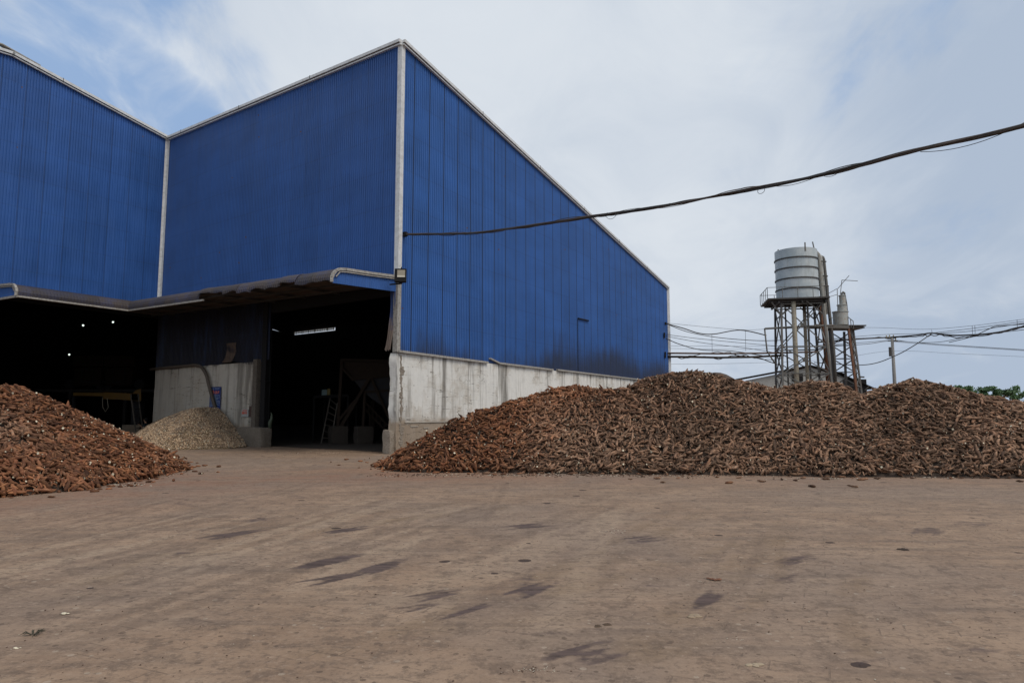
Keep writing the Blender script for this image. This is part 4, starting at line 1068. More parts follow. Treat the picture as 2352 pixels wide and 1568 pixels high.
mb = MB(); mb.tube([at(235, 912, YL - .3), at(236, 935, YL - .3), at(242, 945, YL - .3), at(249, 935, YL - .3), at(246, 915, YL - .3)], .02, 6); mb.build('rope', M_PALEPIPE, GB)
l1, l2 = gpt(315, 1012), gpt(331, 1010)
ladder('ladder', V3(l1, 0), V3(l2, 0), at(300, 905, l1.y + .6), at(317, 905, l2.y + .6), 7, 'thin steel ladder leaning against the yellow conveyor')
mb = MB(); bp = at(313, 992, 44); mb.box(V3(bp, .35), (1.1, 1.4, .95)); mb.box(V3(at(280, 1004, 44), .2), (1.2, 1.2, .42))
o = mb.build('concrete_block', M_CONCIN); bevel(o, .02); tag(o, 'stepped concrete block at the foot of the left ladder', 'block')
MP = thing('machine_platform', V3(at(260, 1000, 50), 0), 'raised dark steel gallery carrying two drum machines', 'platform')
zz0 = at(260, 897, 50).z
mb = MB(); c0 = at(250, 900, 51); mb.box(V3(c0, zz0), (11, 3, .2)); mb.build('deck', M_DARKSTEEL, MP)
for dx in (-5, -2, 2, 5):
    mb = MB(); mb.bar(V3(c0 + Vector((dx, -1.3, 0)), 0), V3(c0 + Vector((dx, -1.3, 0)), zz0), .2); mb.build('support', M_DARKSTEEL, MP)
for px_, lab in ((212, 'left drum machine with pale window frame on the dark gallery'), (283, 'right drum machine with pale window frame on the dark gallery')):
    b0 = at(px_, 895, 50); T = thing('drum_machine', V3(b0, zz0 + .1), lab, 'machine', 'drum machines on the gallery')
    mb = MB(); mb.box(V3(b0, zz0 + 1.0), (2.0, 1.4, 1.3)); mb.box(V3(b0, zz0 + 2.1), (2.2, 1.5, .8)); o = mb.build('casing', M_RUSTDARK, T); bevel(o, .05)
    mb = MB()
    for (dx, dz, w_, h_) in ((-.35, 0, .06, .9), (.45, 0, .06, .9), (.05, .45, .86, .06), (.05, -.45, .86, .06)): mb.box(V3(b0 + Vector((dx, -.76, 0)), zz0 + 1.05 + dz), (w_, .06, h_))
    mb.build('window_frame', M_HOPPER, T)
    for dx in (-1.4, 1.4):
        mb = MB(); q = b0 + Vector((dx, -.5, 0)); mb.tube([V3(q, zz0 + .45), V3(q + Vector((0, .35, 0)), zz0 + .45)], .36, 18); mb.tube([V3(q - Vector((0, .03, 0)), zz0 + .45), V3(q, zz0 + .45)], .2, 14); mb.build('wheel', M_HOPPER, T)

# ------------------------------------------------------------------ seated person beside the wall end
def skin_body(name, nodes, edges, mat, parent=None, root=0, sub=2, loc=Vector((0, 0, 0))):
    me = bpy.data.meshes.new(name); me.from_pydata([n_[0] for n_ in nodes], edges, [])
    o = bpy.data.objects.new(name, me); COL.objects.link(o)
    if parent: o.parent = parent
    else: o.location = loc
    me.materials.append(mat)
    m = o.modifiers.new('skin', 'SKIN'); m.use_smooth_shade = True
    for i, n_ in enumerate(nodes):
        sv = me.skin_vertices[0].data[i]; r_ = n_[1]; sv.radius = (r_, r_) if not isinstance(r_, tuple) else r_; sv.use_root = (i == root)
    s_ = o.modifiers.new('sub', 'SUBSURF'); s_.levels = sub; s_.render_levels = sub
    return o
def build_person():
    base = at(334, 1000, 39.8); base.z = 0
    P = thing('person', base, 'person in dark clothes sitting by the end of the concrete wall, one forearm raised', 'person')
    # faces -X (towards the dark opening), local metres above the floor
    nodes = [((0, 0, .50), .13), ((.02, 0, .68), .13), ((0, 0, .88), (.10, .15)), ((-.03, 0, 1.0), .055), ((-.05, 0, 1.08), .07), ((-.055, 0, 1.18), .085), ((-.05, 0, 1.26), .06),
             ((0, -.18, .92), .055), ((-.04, -.24, .70), .042), ((-.24, -.16, .86), .032), ((-.32, -.13, .90), .035),
             ((0, .18, .92), .055), ((-.06, .24, .70), .042), ((-.26, .14, .66), .032), ((-.34, .12, .66), .035),
             ((-.05, -.10, .47), .085), ((-.42, -.12, .48), .065), ((-.40, -.12, .10), .045), ((-.52, -.12, .05), .04),
             ((-.05, .10, .47), .085), ((-.42, .12, .48), .065), ((-.38, .12, .10), .045), ((-.50, .12, .05), .04)]
    edges = [(0, 1), (1, 2), (2, 3), (3, 4), (4, 5), (5, 6), (2, 7), (7, 8), (8, 9), (9, 10), (2, 11), (11, 12), (12, 13), (13, 14), (0, 15), (15, 16), (16, 17), (17, 18), (0, 19), (19, 20), (20, 21), (21, 22)]
    mt, t = newmat('skin_and_clothes'); tc = t.n.new('ShaderNodeTexCoord').outputs['Object']; x, y, z = t.sep(tc)
    head = t.math('GREATER_THAN', z, 0.99)
    arm = t.math('MULTIPLY', t.math('LESS_THAN', x, -0.07), t.math('GREATER_THAN', z, 0.60))
    skinm = t.math('MAXIMUM', head, arm)
    c = t.mix(skinm, t.mix(t.math('GREATER_THAN', z, .58), (0.02, 0.022, 0.03), (0.012, 0.02, 0.028)), (0.34, 0.19, 0.12)); setb(t, c, .7)
    b = skin_body('body', nodes, edges, mt, P)
    mb = MB(); mb.tube([base + Vector((.0, 0, 1.10)), base + Vector((-.01, 0, 1.2)), base + Vector((-.03, 0, 1.29)), base + Vector((-.04, 0, 1.32))], [.075, .105, .085, .03], 14)
    mb.build('hair', M_BLACK, P, smooth=True)
    hand = base + Vector((-.34, -.13, .91))
    for k in range(4):
        a_ = hand + Vector((-.02, (k - 1.5) * .021, .01)); l = (.07, .08, .075, .06)[k]
        mb = MB(); mb.tube([a_, a_ + Vector((-l * .6, 0, .01)), a_ + Vector((-l * .8, 0, -.03))], [.009, .008, .007], 6); mb.build('finger', mt2, P, smooth=True)
    mb = MB(); mb.tube([hand + Vector((.01, .03, 0)), hand + Vector((-.03, .055, .02))], .01, 6); mb.build('thumb', mt2, P)
    for dy in (-1, 1):
        mb = MB(); mb.tube([base + Vector((-.13, dy * .028, 1.175)), base + Vector((-.142, dy * .028, 1.175))], .008, 6); mb.build('eye', M_BLACK, P)
    mb = MB(); mb.tube([base + Vector((-.13, 0, 1.17)), base + Vector((-.16, 0, 1.14)), base + Vector((-.135, 0, 1.13))], [.01, .014, .01], 6); mb.build('nose', mt2, P, smooth=True)
    S = thing('stool', base + Vector((.02, 0, 0)), 'low dark stool under the seated person', 'stool')
    mb = MB(); mb.box(base + Vector((.02, 0, .38)), (.34, .34, .04)); mb.build('seat', M_RUSTDARK, S)
    for dx in (-.13, .13):
        for dy in (-.13, .13): mb = MB(); mb.bar(base + Vector((.02 + dx, dy, 0)), base + Vector((.02 + dx, dy, .36)), .035); mb.build('leg', M_RUSTDARK, S)
mt2 = simple('bare_skin', (0.34, 0.19, 0.12), 0.6)
build_person()

# ------------------------------------------------------------------ cassava roots
def root_batch(P, D, N_, L, Rr, rings=5, sides=6, rng=RNG, fat=1.0):
    """P centres (n,3); D axis dirs; N_ normals; L lengths; Rr radii -> verts (n*rings*sides,3), faces"""
    n = len(P)
    D = D / np.linalg.norm(D, axis=1, keepdims=True)
    N_ = N_ - D * np.sum(N_ * D, 1, keepdims=True); N_ /= np.linalg.norm(N_, axis=1, keepdims=True)
    B = np.cross(D, N_)
    t = np.linspace(-1, 1, rings)
    bend = rng.normal(0, 0.085, n) * L; bend2 = rng.normal(0, 0.05, n) * L
    prof_ = np.interp(t, [-1, -0.6, 0, 0.55, 1], [0.36, 0.9, 1.0, 0.85, 0.2])
    rad = Rr[:, None] * prof_[None] * rng.uniform(0.82, 1.15, (n, rings))
    cut = rng.random(n) < 0.45; rad[cut, -1] = Rr[cut] * 0.7
    axis = P[:, None, :] + D[:, None, :] * (t[None, :, None] * (L / 2)[:, None, None]) + B[:, None, :] * ((t ** 2 - 0.4)[None, :, None] * bend[:, None, None]) + N_[:, None, :] * ((t ** 3 - t)[None, :, None] * bend2[:, None, None])
    ang = np.linspace(0, 2 * math.pi, sides, endpoint=False)
    V = axis[:, :, None, :] + rad[:, :, None, None] * (np.cos(ang)[None, None, :, None] * N_[:, None, None, :] + np.sin(ang)[None, None, :, None] * B[:, None, None, :])
    V = V.reshape(-1, 3)
    base = (np.arange(n) * rings * sides)[:, None, None, None]
    i = np.arange(rings - 1)[None, :, None, None]; k = np.arange(sides)[None, None, :, None]
    q = np.concatenate([i * sides + k, i * sides + (k + 1) % sides, (i + 1) * sides + (k + 1) % sides, (i + 1) * sides + k], -1)
    quads = (base + q).reshape(-1, 4)
    c0 = (np.arange(n) * rings * sides)[:, None] + np.arange(sides)[::-1][None]
    c1 = (np.arange(n) * rings * sides)[:, None] + (rings - 1) * sides + np.arange(sides)[None]
    return V, quads, c0, c1, cut
def vnoise(x, y, sc, seed):
    out = np.zeros(len(x))
    for i in range(5):
        a = np.random.default_rng(seed + i).uniform(0, 6.28, 3); k = sc * (1.7 ** i) * 0.8
        out += (np.sin(x * k * math.cos(a[0]) + y * k * math.sin(a[0]) + a[1]) * np.cos(y * k * math.cos(a[2]) * 0.8 - x * k * math.sin(a[2]) + a[1] * 2)) / (1.5 ** i)
    return out / 2.4
def poly_dist(x, y, poly):
    P_ = np.array(poly); best = np.full(x.shape, 1e9); inside = np.zeros(x.shape, bool)
    for i in range(len(P_)):
        a, b = P_[i], P_[(i + 1) % len(P_)]; d = b - a
        u = np.clip(((x - a[0]) * d[0] + (y - a[1]) * d[1]) / (d @ d), 0, 1)
        best = np.minimum(best, np.hypot(x - a[0] - u * d[0], y - a[1] - u * d[1]))
        c = ((a[1] > y) != (b[1] > y)) & (x < (b[0] - a[0]) * (y - a[1]) / (b[1] - a[1] + 1e-12) + a[0]); inside ^= c
    return np.where(inside, best, -best)
def g2(px, py): p = gpt(px, py); return (p.x, p.y)

def heap(name, hfun, bounds, density, redfun, cfg, label, cat, seed, keep=None):
    rng = np.random.default_rng(seed)
    x0, x1, y0, y1 = bounds
    A = (x1 - x0) * (y1 - y0); n = int(A * density)
    x = rng.uniform(x0, x1, n); y = rng.uniform(y0, y1, n); h = hfun(x, y)
    ok = h > 0.0
    if keep is not None: ok &= keep(x, y, h)
    x, y, h = x[ok], y[ok], h[ok]; n = len(x)
    e = 0.08; gx = (hfun(x + e, y) - hfun(x - e, y)) / (2 * e); gy = (hfun(x, y + e) - hfun(x, y - e)) / (2 * e)
    gx = np.clip(gx, -1, 1); gy = np.clip(gy, -1, 1)
    N_ = np.stack([-gx, -gy, np.ones(n)], 1); N_ /= np.linalg.norm(N_, axis=1, keepdims=True)
    th = rng.uniform(0, 2 * math.pi, n); th = th * 0.75 + 2.2 * vnoise(x, y, 0.5, 99)
    T1 = np.cross(N_, np.array([0.3, 1, 0.1])); T1 /= np.linalg.norm(T1, axis=1, keepdims=True); T2 = np.cross(N_, T1)
    D = T1 * np.cos(th)[:, None] + T2 * np.sin(th)[:, None] + N_ * (rng.normal(0, 0.20, n) + (rng.random(n) < 0.10) * rng.uniform(-1.6, 1.6, n))[:, None]
    L = np.clip(rng.lognormal(math.log(0.17), 0.42, n), 0.06, 0.5); Rr = np.clip(L * rng.uniform(0.10, 0.18, n), 0.014, 0.042)
    off = rng.uniform(-0.04, 0.10, n) + (rng.random(n) < 0.05) * 0.04
    P = np.stack([x, y, np.maximum(h, 0.0) + 0.02], 1) + N_ * off[:, None]
    P[:, 2] = np.maximum(P[:, 2], 0.03)
    V, Q, c0, c1, cut = root_batch(P, D, N_, L, Rr, cfg[0], cfg[1], rng)
    red = np.clip(redfun(x, y, h) + rng.normal(0, 0.12, n), 0, 1); bri = rng.random(n)
    mois = vnoise(x, y, 0.9, 77) ; bri = np.clip(bri * 0.8 + 0.08 + 0.30 * mois, 0, 1)
    per = cfg[0] * cfg[1]
    rc = np.repeat(np.stack([red, bri, rng.random(n)], 1), per, 0)
    # soil core
    st_ = 0.16; gxv = np.arange(x0, x1 + st_, st_); gyv = np.arange(y0, y1 + st_, st_); GX, GY = np.meshgrid(gxv, gyv)
    gh = hfun(GX.ravel(), GY.ravel()); gz = np.where(gh > 0.02, gh - 0.035 + 0.02 * vnoise(GX.ravel() * 3, GY.ravel() * 3, 2, 5), -0.06)
    GV = np.stack([GX.ravel(), GY.ravel(), gz], 1); idx = np.arange(len(GV)).reshape(GX.shape)
    GQ = np.stack([idx[:-1, :-1], idx[:-1, 1:], idx[1:, 1:], idx[1:, :-1]], -1).reshape(-1, 4)
    use = (gz[GQ] > -0.05).any(1); GQ = GQ[use]
    nv = len(V); V = np.concatenate([V, GV]); Qall = np.concatenate([Q, GQ + nv]); rc = np.concatenate([rc, np.zeros((len(GV), 3))])
    me = bpy.data.meshes.new(name); mesh_np(me, V, Qall, [c0, c1])
    for m_ in (M_ROOT, M_FLESH, M_SOIL): me.materials.append(m_)
    w0 = (rng.random(n) < 0.12).astype(np.int32); w1 = (cut & (rng.random(n) < 0.6)).astype(np.int32)
    mi = np.concatenate([np.zeros(len(Q), np.int32), np.full(len(GQ), 2, np.int32), w0, w1])
    me.polygons.foreach_set('material_index', mi)
    sm = np.concatenate([np.ones(len(Qall), bool), np.zeros(2 * n, bool)]); me.polygons.foreach_set('use_smooth', sm)
    at_ = me.attributes.new('rc', 'FLOAT_VECTOR', 'POINT'); at_.data.foreach_set('vector', rc.astype(np.float32).ravel())
    me.update(); o = bpy.data.objects.new(name, me); COL.objects.link(o)
    tag(o, label, cat, kind='stuff'); print(name, n, 'roots')
    return o

# long right heap: footprint, and a cap that follows the crest
RP = [g2(862, 1072), g2(905, 1082), g2(1000, 1086), g2(1120, 1085), g2(1290, 1087), g2(1500, 1089), g2(1750, 1092), g2(1950, 1096), g2(2150, 1095), g2(2352, 1099), (17, 17.0), (21, 17.2), (24, 22), (24, 33), (12, 35), (3.0, 30.5), (-1.2, 25.5), (-3.4, 22.6), (-4.1, 21.3)]
YC = 22.6
crest_px = [(880, 1050), (945, 1012), (1040, 960), (1112, 928), (1176, 893), (1250, 888), (1319, 882), (1380, 893), (1441, 891), (1475, 869), (1533, 854), (1566, 849), (1600, 849), (1639, 855), (1712, 877), (1785, 893), (1858, 874), (1920, 878), (1968, 908), (2022, 886), (2096, 868), (2169, 885), (2242, 905), (2300, 916), (2352, 923), (2500, 934)]
cx = []; cz = []
for px_, py_ in crest_px:
    p = at(px_, py_ + 3, YC); cx.append(p.x); cz.append(max(0.05, p.z - 0.05))
cx = np.array(cx); cz = np.array(cz)
def h_right(x, y):
    d = poly_dist(x, y, RP) + 0.10 * vnoise(x, y, 1.6, 141) + 0.06 * vnoise(x, y, 4.3, 142)
    k = 0.62 * np.maximum(d, 0) + 0.05
    xr = x * YC / np.maximum(y, 10) * 0.85 + x * 0.15
    cap = np.interp(xr, cx, cz)
    cap = cap * (1 - 0.10 * np.clip((y - YC - 1.5) / 8, 0, 1)) - 0.06 - 0.04 * np.clip((x - 9) / 5, 0, 1) + 0.05 * vnoise(x, y, 0.8, 21) * np.clip(d, 0, 1)
    k = k + (0.24 * vnoise(x, y, 0.5, 31) + 0.07 * vnoise(x, y, 1.7, 41)) * np.clip(d, 0, 1)
    s = 0.16
    m = np.minimum(k, cap) - s * 0.25 * np.exp(-np.abs(k - cap) / s)
    return np.where(d > 0, np.maximum(m, 0.01), -1)
def red_right(x, y, h):
    r = 1 / (1 + np.exp((x - 0.2 + 0.9 * vnoise(x, y, 0.8, 51) - 0.25 * (y - 18)) * 2.2))
    r2 = np.exp(-((x - 1.6) ** 2 / 6 + (y - 23.0) ** 2 / 3.5))
    return np.clip(np.maximum(r, r2) * 0.9 + 0.10 + 0.12 * vnoise(x, y, 2, 61), 0, 1)
keepR = lambda x, y, h: (y < 25.2) | ((y < 27) & (RNG.random(len(x)) < 0.4)) | (RNG.random(len(x)) < 0.12)
heap('cassava_heap', h_right, (-5.2, 19.5, 16.8, 33), 250, red_right, (5, 6), 'long grey brown heap of harvested cassava roots along the warehouse side', 'root heap', 101, keepR)
# left heap
LP = [g2(-60, 1150), g2(0, 1143), g2(90, 1134), g2(200, 1126), g2(262, 1112), g2(330, 1101), g2(395, 1088), g2(430, 1079), g2(405, 1062), g2(372, 1050), (-11.0, 25.0), (-14, 26), (-19, 24), (-21, 18), (-18, 12.5), (-13, 11.6)]
sk_px = [(-120, 868), (0, 886), (88, 907), (160, 936), (206, 967), (269, 1000), (337, 1034), (400, 1060), (430, 1078)]
def h_left(x, y):
    d = poly_dist(x, y, LP) + 0.10 * vnoise(x, y, 1.6, 143) + 0.06 * vnoise(x, y, 4.3, 144)
    k = 0.48 * np.maximum(d, 0) + 0.14 * (1 - np.exp(-3 * np.maximum(d, 0))) + (0.10 * vnoise(x, y, 0.6, 32) + 0.05 * vnoise(x, y, 1.9, 44)) * np.clip(d, 0, 1)
    cap = 2.2 + 0 * x
    return np.where(d > 0, np.maximum(np.minimum(k, cap), 0.01), -1)
def red_left(x, y, h):
    r = 0.95 - 0.75 * np.exp(-((x + 11.6) ** 2 / 1.0 + (y - 15.2) ** 2 / 0.9)) - 0.8 * (1 / (1 + np.exp(-(y - 21.3) * 3))) + 0.12 * vnoise(x, y, 1.5, 71)
    return np.clip(r, 0, 1)
heap('cassava_heap', h_left, (-17.5, -8.0, 11.5, 24.5), 240, red_left, (6, 8), 'reddish heap of freshly dug cassava roots at the left of the yard', 'root heap', 202, lambda x, y, h: (y < 20) | (x > -13.5))

# brown mound far behind the right heap
def h_back(x, y): return 4.75 * np.exp(-(((x - 14.4) / 3.6) ** 2 + ((y - 48) / 4.0) ** 2)) + 0.15 * vnoise(x, y, 0.7, 91) - 0.4
gxv = np.arange(5, 28, 0.4); gyv = np.arange(39, 57, 0.4); GX, GY = np.meshgrid(gxv, gyv); hh = np.maximum(h_back(GX.ravel(), GY.ravel()), -0.05)
me = bpy.data.meshes.new('spoil_mound'); idx = np.arange(GX.size).reshape(GX.shape)
mesh_np(me, np.stack([GX.ravel(), GY.ravel(), hh], 1), np.stack([idx[:-1, :-1], idx[:-1, 1:], idx[1:, 1:], idx[1:, :-1]], -1).reshape(-1, 4))
me.materials.append(simple('mound_soil', (0.075, 0.05, 0.036), 0.95, 0, 0.4, 3, (0.05, 0.035, 0.03), 0.6, 0.08)); o = bpy.data.objects.new('spoil_mound', me); COL.objects.link(o)
tag(o, 'brown mound of old roots and soil behind the long heap', 'mound', kind='stuff')

# chip heap against the shaded wall
CPc = [g2(300, 1031), g2(360, 1034), g2(450, 1032), g2(530, 1030), g2(566, 1026)]
b1, b2 = O + UB * sB(572, 1020) + NB * 0.05, O + UB * (sB(345, 900)) + NB * 0.05
CPc += [(b1.x, b1.y), (b2.x, b2.y), (b2.x - 1.2, b2.y - 1.2)]
ca, cb = at(330, 1003, 34), at(445, 942, 34.4)
def h_chip(x, y):
    # distance to the front edge only: the heap leans on the wall
    P_ = np.array([g2(286, 1029)] + CPc[:5]); best = np.full(x.shape, 1e9)
    for i in range(len(P_) - 1):
        a, b = P_[i], P_[i + 1]; d = b - a; u = np.clip(((x - a[0]) * d[0] + (y - a[1]) * d[1]) / (d @ d), 0, 1)
        best = np.minimum(best, np.hypot(x - a[0] - u * d[0], y - a[1] - u * d[1]))
    ins = poly_dist(x, y, [P_[0]] + [tuple(p) for p in P_[1:]] + CPc[5:]) > 0
    px = 1176 + F * x / np.maximum(y, 1) * 1.0
    cap = np.interp(px, [285, 320, 345, 380, 420, 450, 480, 505, 520, 540, 560, 570], [0.05, .45, .85, 1.25, 1.6, 1.78, 1.80, 1.75, 1.45, .9, .45, .1])
    k = 0.62 * best + 0.03
    return np.where(ins, np.minimum(k, cap) + 0.04 * vnoise(x, y, 2.2, 17) * np.clip(best, 0, 1), -1)
def chip_heap():
    rng = np.random.default_rng(9); x0, x1, y0, y1 = -21.5, -11.0, 28.5, 39.5
    n0 = 60000; x = rng.uniform(x0, x1, n0); y = rng.uniform(y0, y1, n0); h = h_chip(x, y); ok = h > 0; x, y, h = x[ok], y[ok], h[ok]; n = len(x)
    P = np.stack([x, y, h + rng.uniform(0, .03, n)], 1)
    A = rng.normal(0, 1, (n, 3)); A /= np.linalg.norm(A, axis=1, keepdims=True); B = rng.normal(0, 1, (n, 3)); B -= A * np.sum(A * B, 1, keepdims=True); B /= np.linalg.norm(B, axis=1, keepdims=True); C_ = np.cross(A, B)
    sx, sy, sz = rng.uniform(.02, .05, n), rng.uniform(.012, .025, n), rng.uniform(.004, .01, n)
    sg = np.array([(a, b, c) for a in (-1, 1) for b in (-1, 1) for c in (-1, 1)])
    V = P[:, None] + sg[None, :, :1] * (A * sx[:, None])[:, None] + sg[None, :, 1:2] * (B * sy[:, None])[:, None] + sg[None, :, 2:] * (C_ * sz[:, None])[:, None]
    fq = np.array([(0, 1, 3, 2), (4, 6, 7, 5), (0, 4, 5, 1), (2, 3, 7, 6), (0, 2, 6, 4), (1, 5, 7, 3)])
    Q = (np.arange(n) * 8)[:, None, None] + fq[None]; Q = Q.reshape(-1, 4)
    st_ = 0.1; gx = np.arange(x0, x1, st_); gy = np.arange(y0, y1, st_); GX, GY = np.meshgrid(gx, gy); gh = h_chip(GX.ravel(), GY.ravel()); gz = np.where(gh > 0, gh - .01, -.05)
    GV = np.stack([GX.ravel(), GY.ravel(), gz], 1); idx = np.arange(GX.size).reshape(GX.shape); GQ = np.stack([idx[:-1, :-1], idx[:-1, 1:], idx[1:, 1:], idx[1:, :-1]], -1).reshape(-1, 4)
    GQ = GQ[(gz[GQ] > -.04).any(1)]; nv = n * 8
    me = bpy.data.meshes.new('chip_heap'); mesh_np(me, np.concatenate([V.reshape(-1, 3), GV]), np.concatenate([Q, GQ + nv]))
    me.materials.append(M_CHIPS); me.materials.append(M_CHIPBED)
    me.polygons.foreach_set('material_index', np.concatenate([np.zeros(len(Q), np.int32), np.ones(len(GQ), np.int32)]))
    rc = np.concatenate([np.repeat(rng.random((n, 3)), 8, 0), np.zeros((len(GV), 3))])
    a_ = me.attributes.new('rc', 'FLOAT_VECTOR', 'POINT'); a_.data.foreach_set('vector', rc.astype(np.float32).ravel()); me.update()
    o = bpy.data.objects.new('chip_heap', me); COL.objects.link(o)
    tag(o, 'small pale heap of dried cassava chips against the shaded concrete wall', 'chip heap', kind='stuff')
chip_heap()

# single roots: templates copied as individual objects
def root_template(i):
    rng = np.random.default_rng(500 + i)
    L = 0.22; 
    V, Q, c0, c1, cut = root_batch(np.zeros((1, 3)), np.array([[1., 0, 0]]), np.array([[0, 0, 1.]]), np.array([L]), np.array([rng.uniform(.024, .036)]), 9, 10, rng)
    if i % 4 == 3:   # a forked root
        V2, Q2, d0, d1, cu2 = root_batch(np.array([[.02, .05, 0]]), np.array([[.8, .7, 0.05]]), np.array([[0, 0, 1.]]), np.array([.16]), np.array([.022]), 9, 10, rng)
        k = len(V); V = np.concatenate([V, V2]); Q = np.concatenate([Q, Q2 + k]); c0 = np.concatenate([c0, d0 + k]); c1 = np.concatenate([c1, d1 + k])
    me = bpy.data.meshes.new('cassava_root'); mesh_np(me, V, Q, [c0, c1]); me.materials.append(M_ROOT1); me.materials.append(M_FLESH)
    mi = np.concatenate([np.zeros(len(Q), np.int32), np.zeros(len(c0), np.int32) + (i % 5 == 0), np.zeros(len(c1), np.int32) + (i % 3 == 0)]); me.polygons.foreach_set('material_index', mi.astype(np.int32))
    me.polygons.foreach_set('use_smooth', np.concatenate([np.ones(len(Q), bool), np.zeros(len(c0) + len(c1), bool)])); me.update(); return me
TPL = [root_template(i) for i in range(16)]
def single_root(p, yaw, tilt, scale, red, label, group, nrm=None, idx=None):
    o = bpy.data.objects.new('cassava_root', TPL[idx if idx is not None else random.randrange(16)]); COL.objects.link(o)
    M = Matrix.Rotation(yaw, 4, 'Z') @ Matrix.Rotation(tilt, 4, 'Y') @ Matrix.Rotation(random.uniform(-.4, .4), 4, 'X')
    if nrm is not None: M = Vector((0, 0, 1)).rotation_difference(nrm).to_matrix().to_4x4() @ M
    o.rotation_euler = M.to_euler(); o.location = p; o.scale = scale if isinstance(scale, tuple) else (scale,) * 3
    o.color = (red, 0, 0, 1); tag(o, label, 'cassava root', group); return o
GL = 'loose roots on the yard beside the left heap'
special = [(715, 1078, 1.3, 1.0, 'fat reddish cassava root lying alone beyond the tip of the left heap', (1.5, 2.1, 2.0), 1),
 (1345, 1093, 1.0, .5, 'stubby brown root lying apart in front of the long heap', None, 4)]
sp_px = [((1005 * .421), 516.8 + 1335 * .421, 1.7, .9, 'fattest reddish cassava root, lying alone at the tip of the left heap')]
p = gpt(424, 1080); single_root(V3(p, .055), .05, 0, (1.35, 2.0, 1.7), .95, 'fattest reddish cassava root, lying alone at the tip of the left heap', GL, idx=1)
p = gpt(436, 1079.5); single_root(V3(p, .04), .3, 0, (.8, 1.3, 1.2), .95, 'short reddish root touching the fattest loose root', GL, idx=2)
looseL = [(217, 1130), (361, 1096), (299, 1117), (60, 1138), (35, 1135), (135, 1131), (430, 1064), (453, 1064), (460, 1089), (429, 1083), (413, 1083), (376, 1087), (389, 1090), (402, 1083), (310, 1111), (333, 1100), (425, 1071), (441, 1072), (352, 1108), (320, 1106), (276, 1119), (500, 1085), (470, 1070), (448, 1084), (250, 1124)]
for (x_, y_) in looseL:
    p = gpt(x_, y_); sc_ = random.uniform(.45, .95)
    single_root(V3(p, .022 * sc_ + .008), random.uniform(0, 6.28), random.uniform(-.06, .06), (sc_, sc_ * 1.1, sc_ * 1.1), random.uniform(.7, 1), 'reddish cassava root lying loose on the yard beside the left heap', GL)
def Z5(x, y): return ((2600 + x * .636) / 1.7415, (1150 + y * .636) / 1.7415)
def Z3(x, y): return ((1500 + x * .5315) / 1.7415, (1250 + y * .5315) / 1.7415)
looseR = [Z5(*q) for q in ((500, 1230), (1335, 1210), (1255, 1247), (1425, 1203), (240, 1195), (1105, 1205), (700, 1220), (915, 1213), (80, 1225), (2325, 1220), (1890, 1200), (180, 1195), (560, 1197), (830, 1207), (1290, 1255), (1020, 1252), (1960, 1198), (2260, 1197), (1650, 1198), (420, 1192), (45, 1198))] + \
         [Z3(*q) for q in ((900, 1220), (1085, 1212), (2010, 1232), (1910, 1220), (1640, 1220), (1920, 1253), (2165, 1278), (175, 1232), (610, 1202), (1165, 1218), (705, 1216), (2125, 1247), (2280, 1247), (2070, 1215), (1480, 1215), (1340, 1213), (965, 1218), (310, 1195), (60, 1195), (1250, 1208))]
GR = 'loose roots on the yard in front of the long heap'
for i, (x_, y_) in enumerate(looseR):
    p = gpt(x_, y_ + 1.0); sc_ = random.uniform(.4, .95)
    if i == 1: lab, sc_, yw = 'long brown root lying flat on the yard, farthest right of the loose ones', 1.25, 0.05
    elif i == 0: lab, sc_, yw = 'dark brown root lying alone on the yard below the water tower', 1.0, .3
    else: lab, yw = 'brown cassava root lying loose on the yard in front of the long heap', random.uniform(0, 6.28)
    single_root(V3(p, .022 * sc_ + .008), yw, random.uniform(-.05, .05), sc_, random.uniform(.1, .6) if x_ > 1180 else random.uniform(.6, 1), lab, GR)
for (x_, y_) in ((858, 1066), (843, 1063), (871, 1058), (838, 1056), (828, 1060), (848, 1053), (862, 1075), (852, 1078), (880, 1052), (795, 1056), (778, 1069), (760, 1062)):
    p = gpt(x_, y_); sc_ = random.uniform(.45, .9)
    single_root(V3(p, .02 * sc_ + .01), random.uniform(0, 6.28), 0, sc_, .9, 'small reddish root lying loose between the doorway and the long heap', 'loose roots near the doorway')
# the nearest layer of the left heap, root by root
def toe_roots(poly, n, label, group, lo, hi, seed, ok_):
    rg = random.Random(seed); k = 0
    while k < n:
        i = rg.randrange(len(poly) - 1); a_, b_ = poly[i], poly[i + 1]
        if not ok_(i): continue
        f = rg.random(); dx, dy = b_[0] - a_[0], b_[1] - a_[1]; L_ = math.hypot(dx, dy)
        if rg.random() * 4.5 > L_: continue
        o_ = min(rg.expovariate(4.5), .9) + .02; px_ = a_[0] + dx * f + dy / L_ * o_; py_ = a_[1] + dy * f - dx / L_ * o_
        sc_ = rg.uniform(.35, 1.0); single_root(Vector((px_, py_, .022 * sc_ + .008)), rg.uniform(0, 6.28), rg.uniform(-.06, .06), (sc_, sc_ * 1.05, sc_ * 1.05), rg.uniform(lo, hi) if px_ > -1 or px_ < -6 else rg.uniform(.7, 1), label, group); k += 1
toe_roots(RP, 62, 'brown cassava root scattered at the very toe of the long heap', 'roots scattered along the toe of the long heap', .0, .5, 61, lambda i: i < 10)
toe_roots(LP, 34, 'reddish cassava root scattered at the very toe of the left heap', 'roots scattered along the toe of the left heap', .7, 1, 62, lambda i: i < 9)
nleft = 300 - (2 + len(looseL) + len(looseR) + 12 + 96)
cand = []
rng = np.random.default_rng(33)
qx = rng.uniform(-12.4, -8.6, 6000); qy = rng.uniform(12.6, 17.0, 6000); qh = h_left(qx, qy)
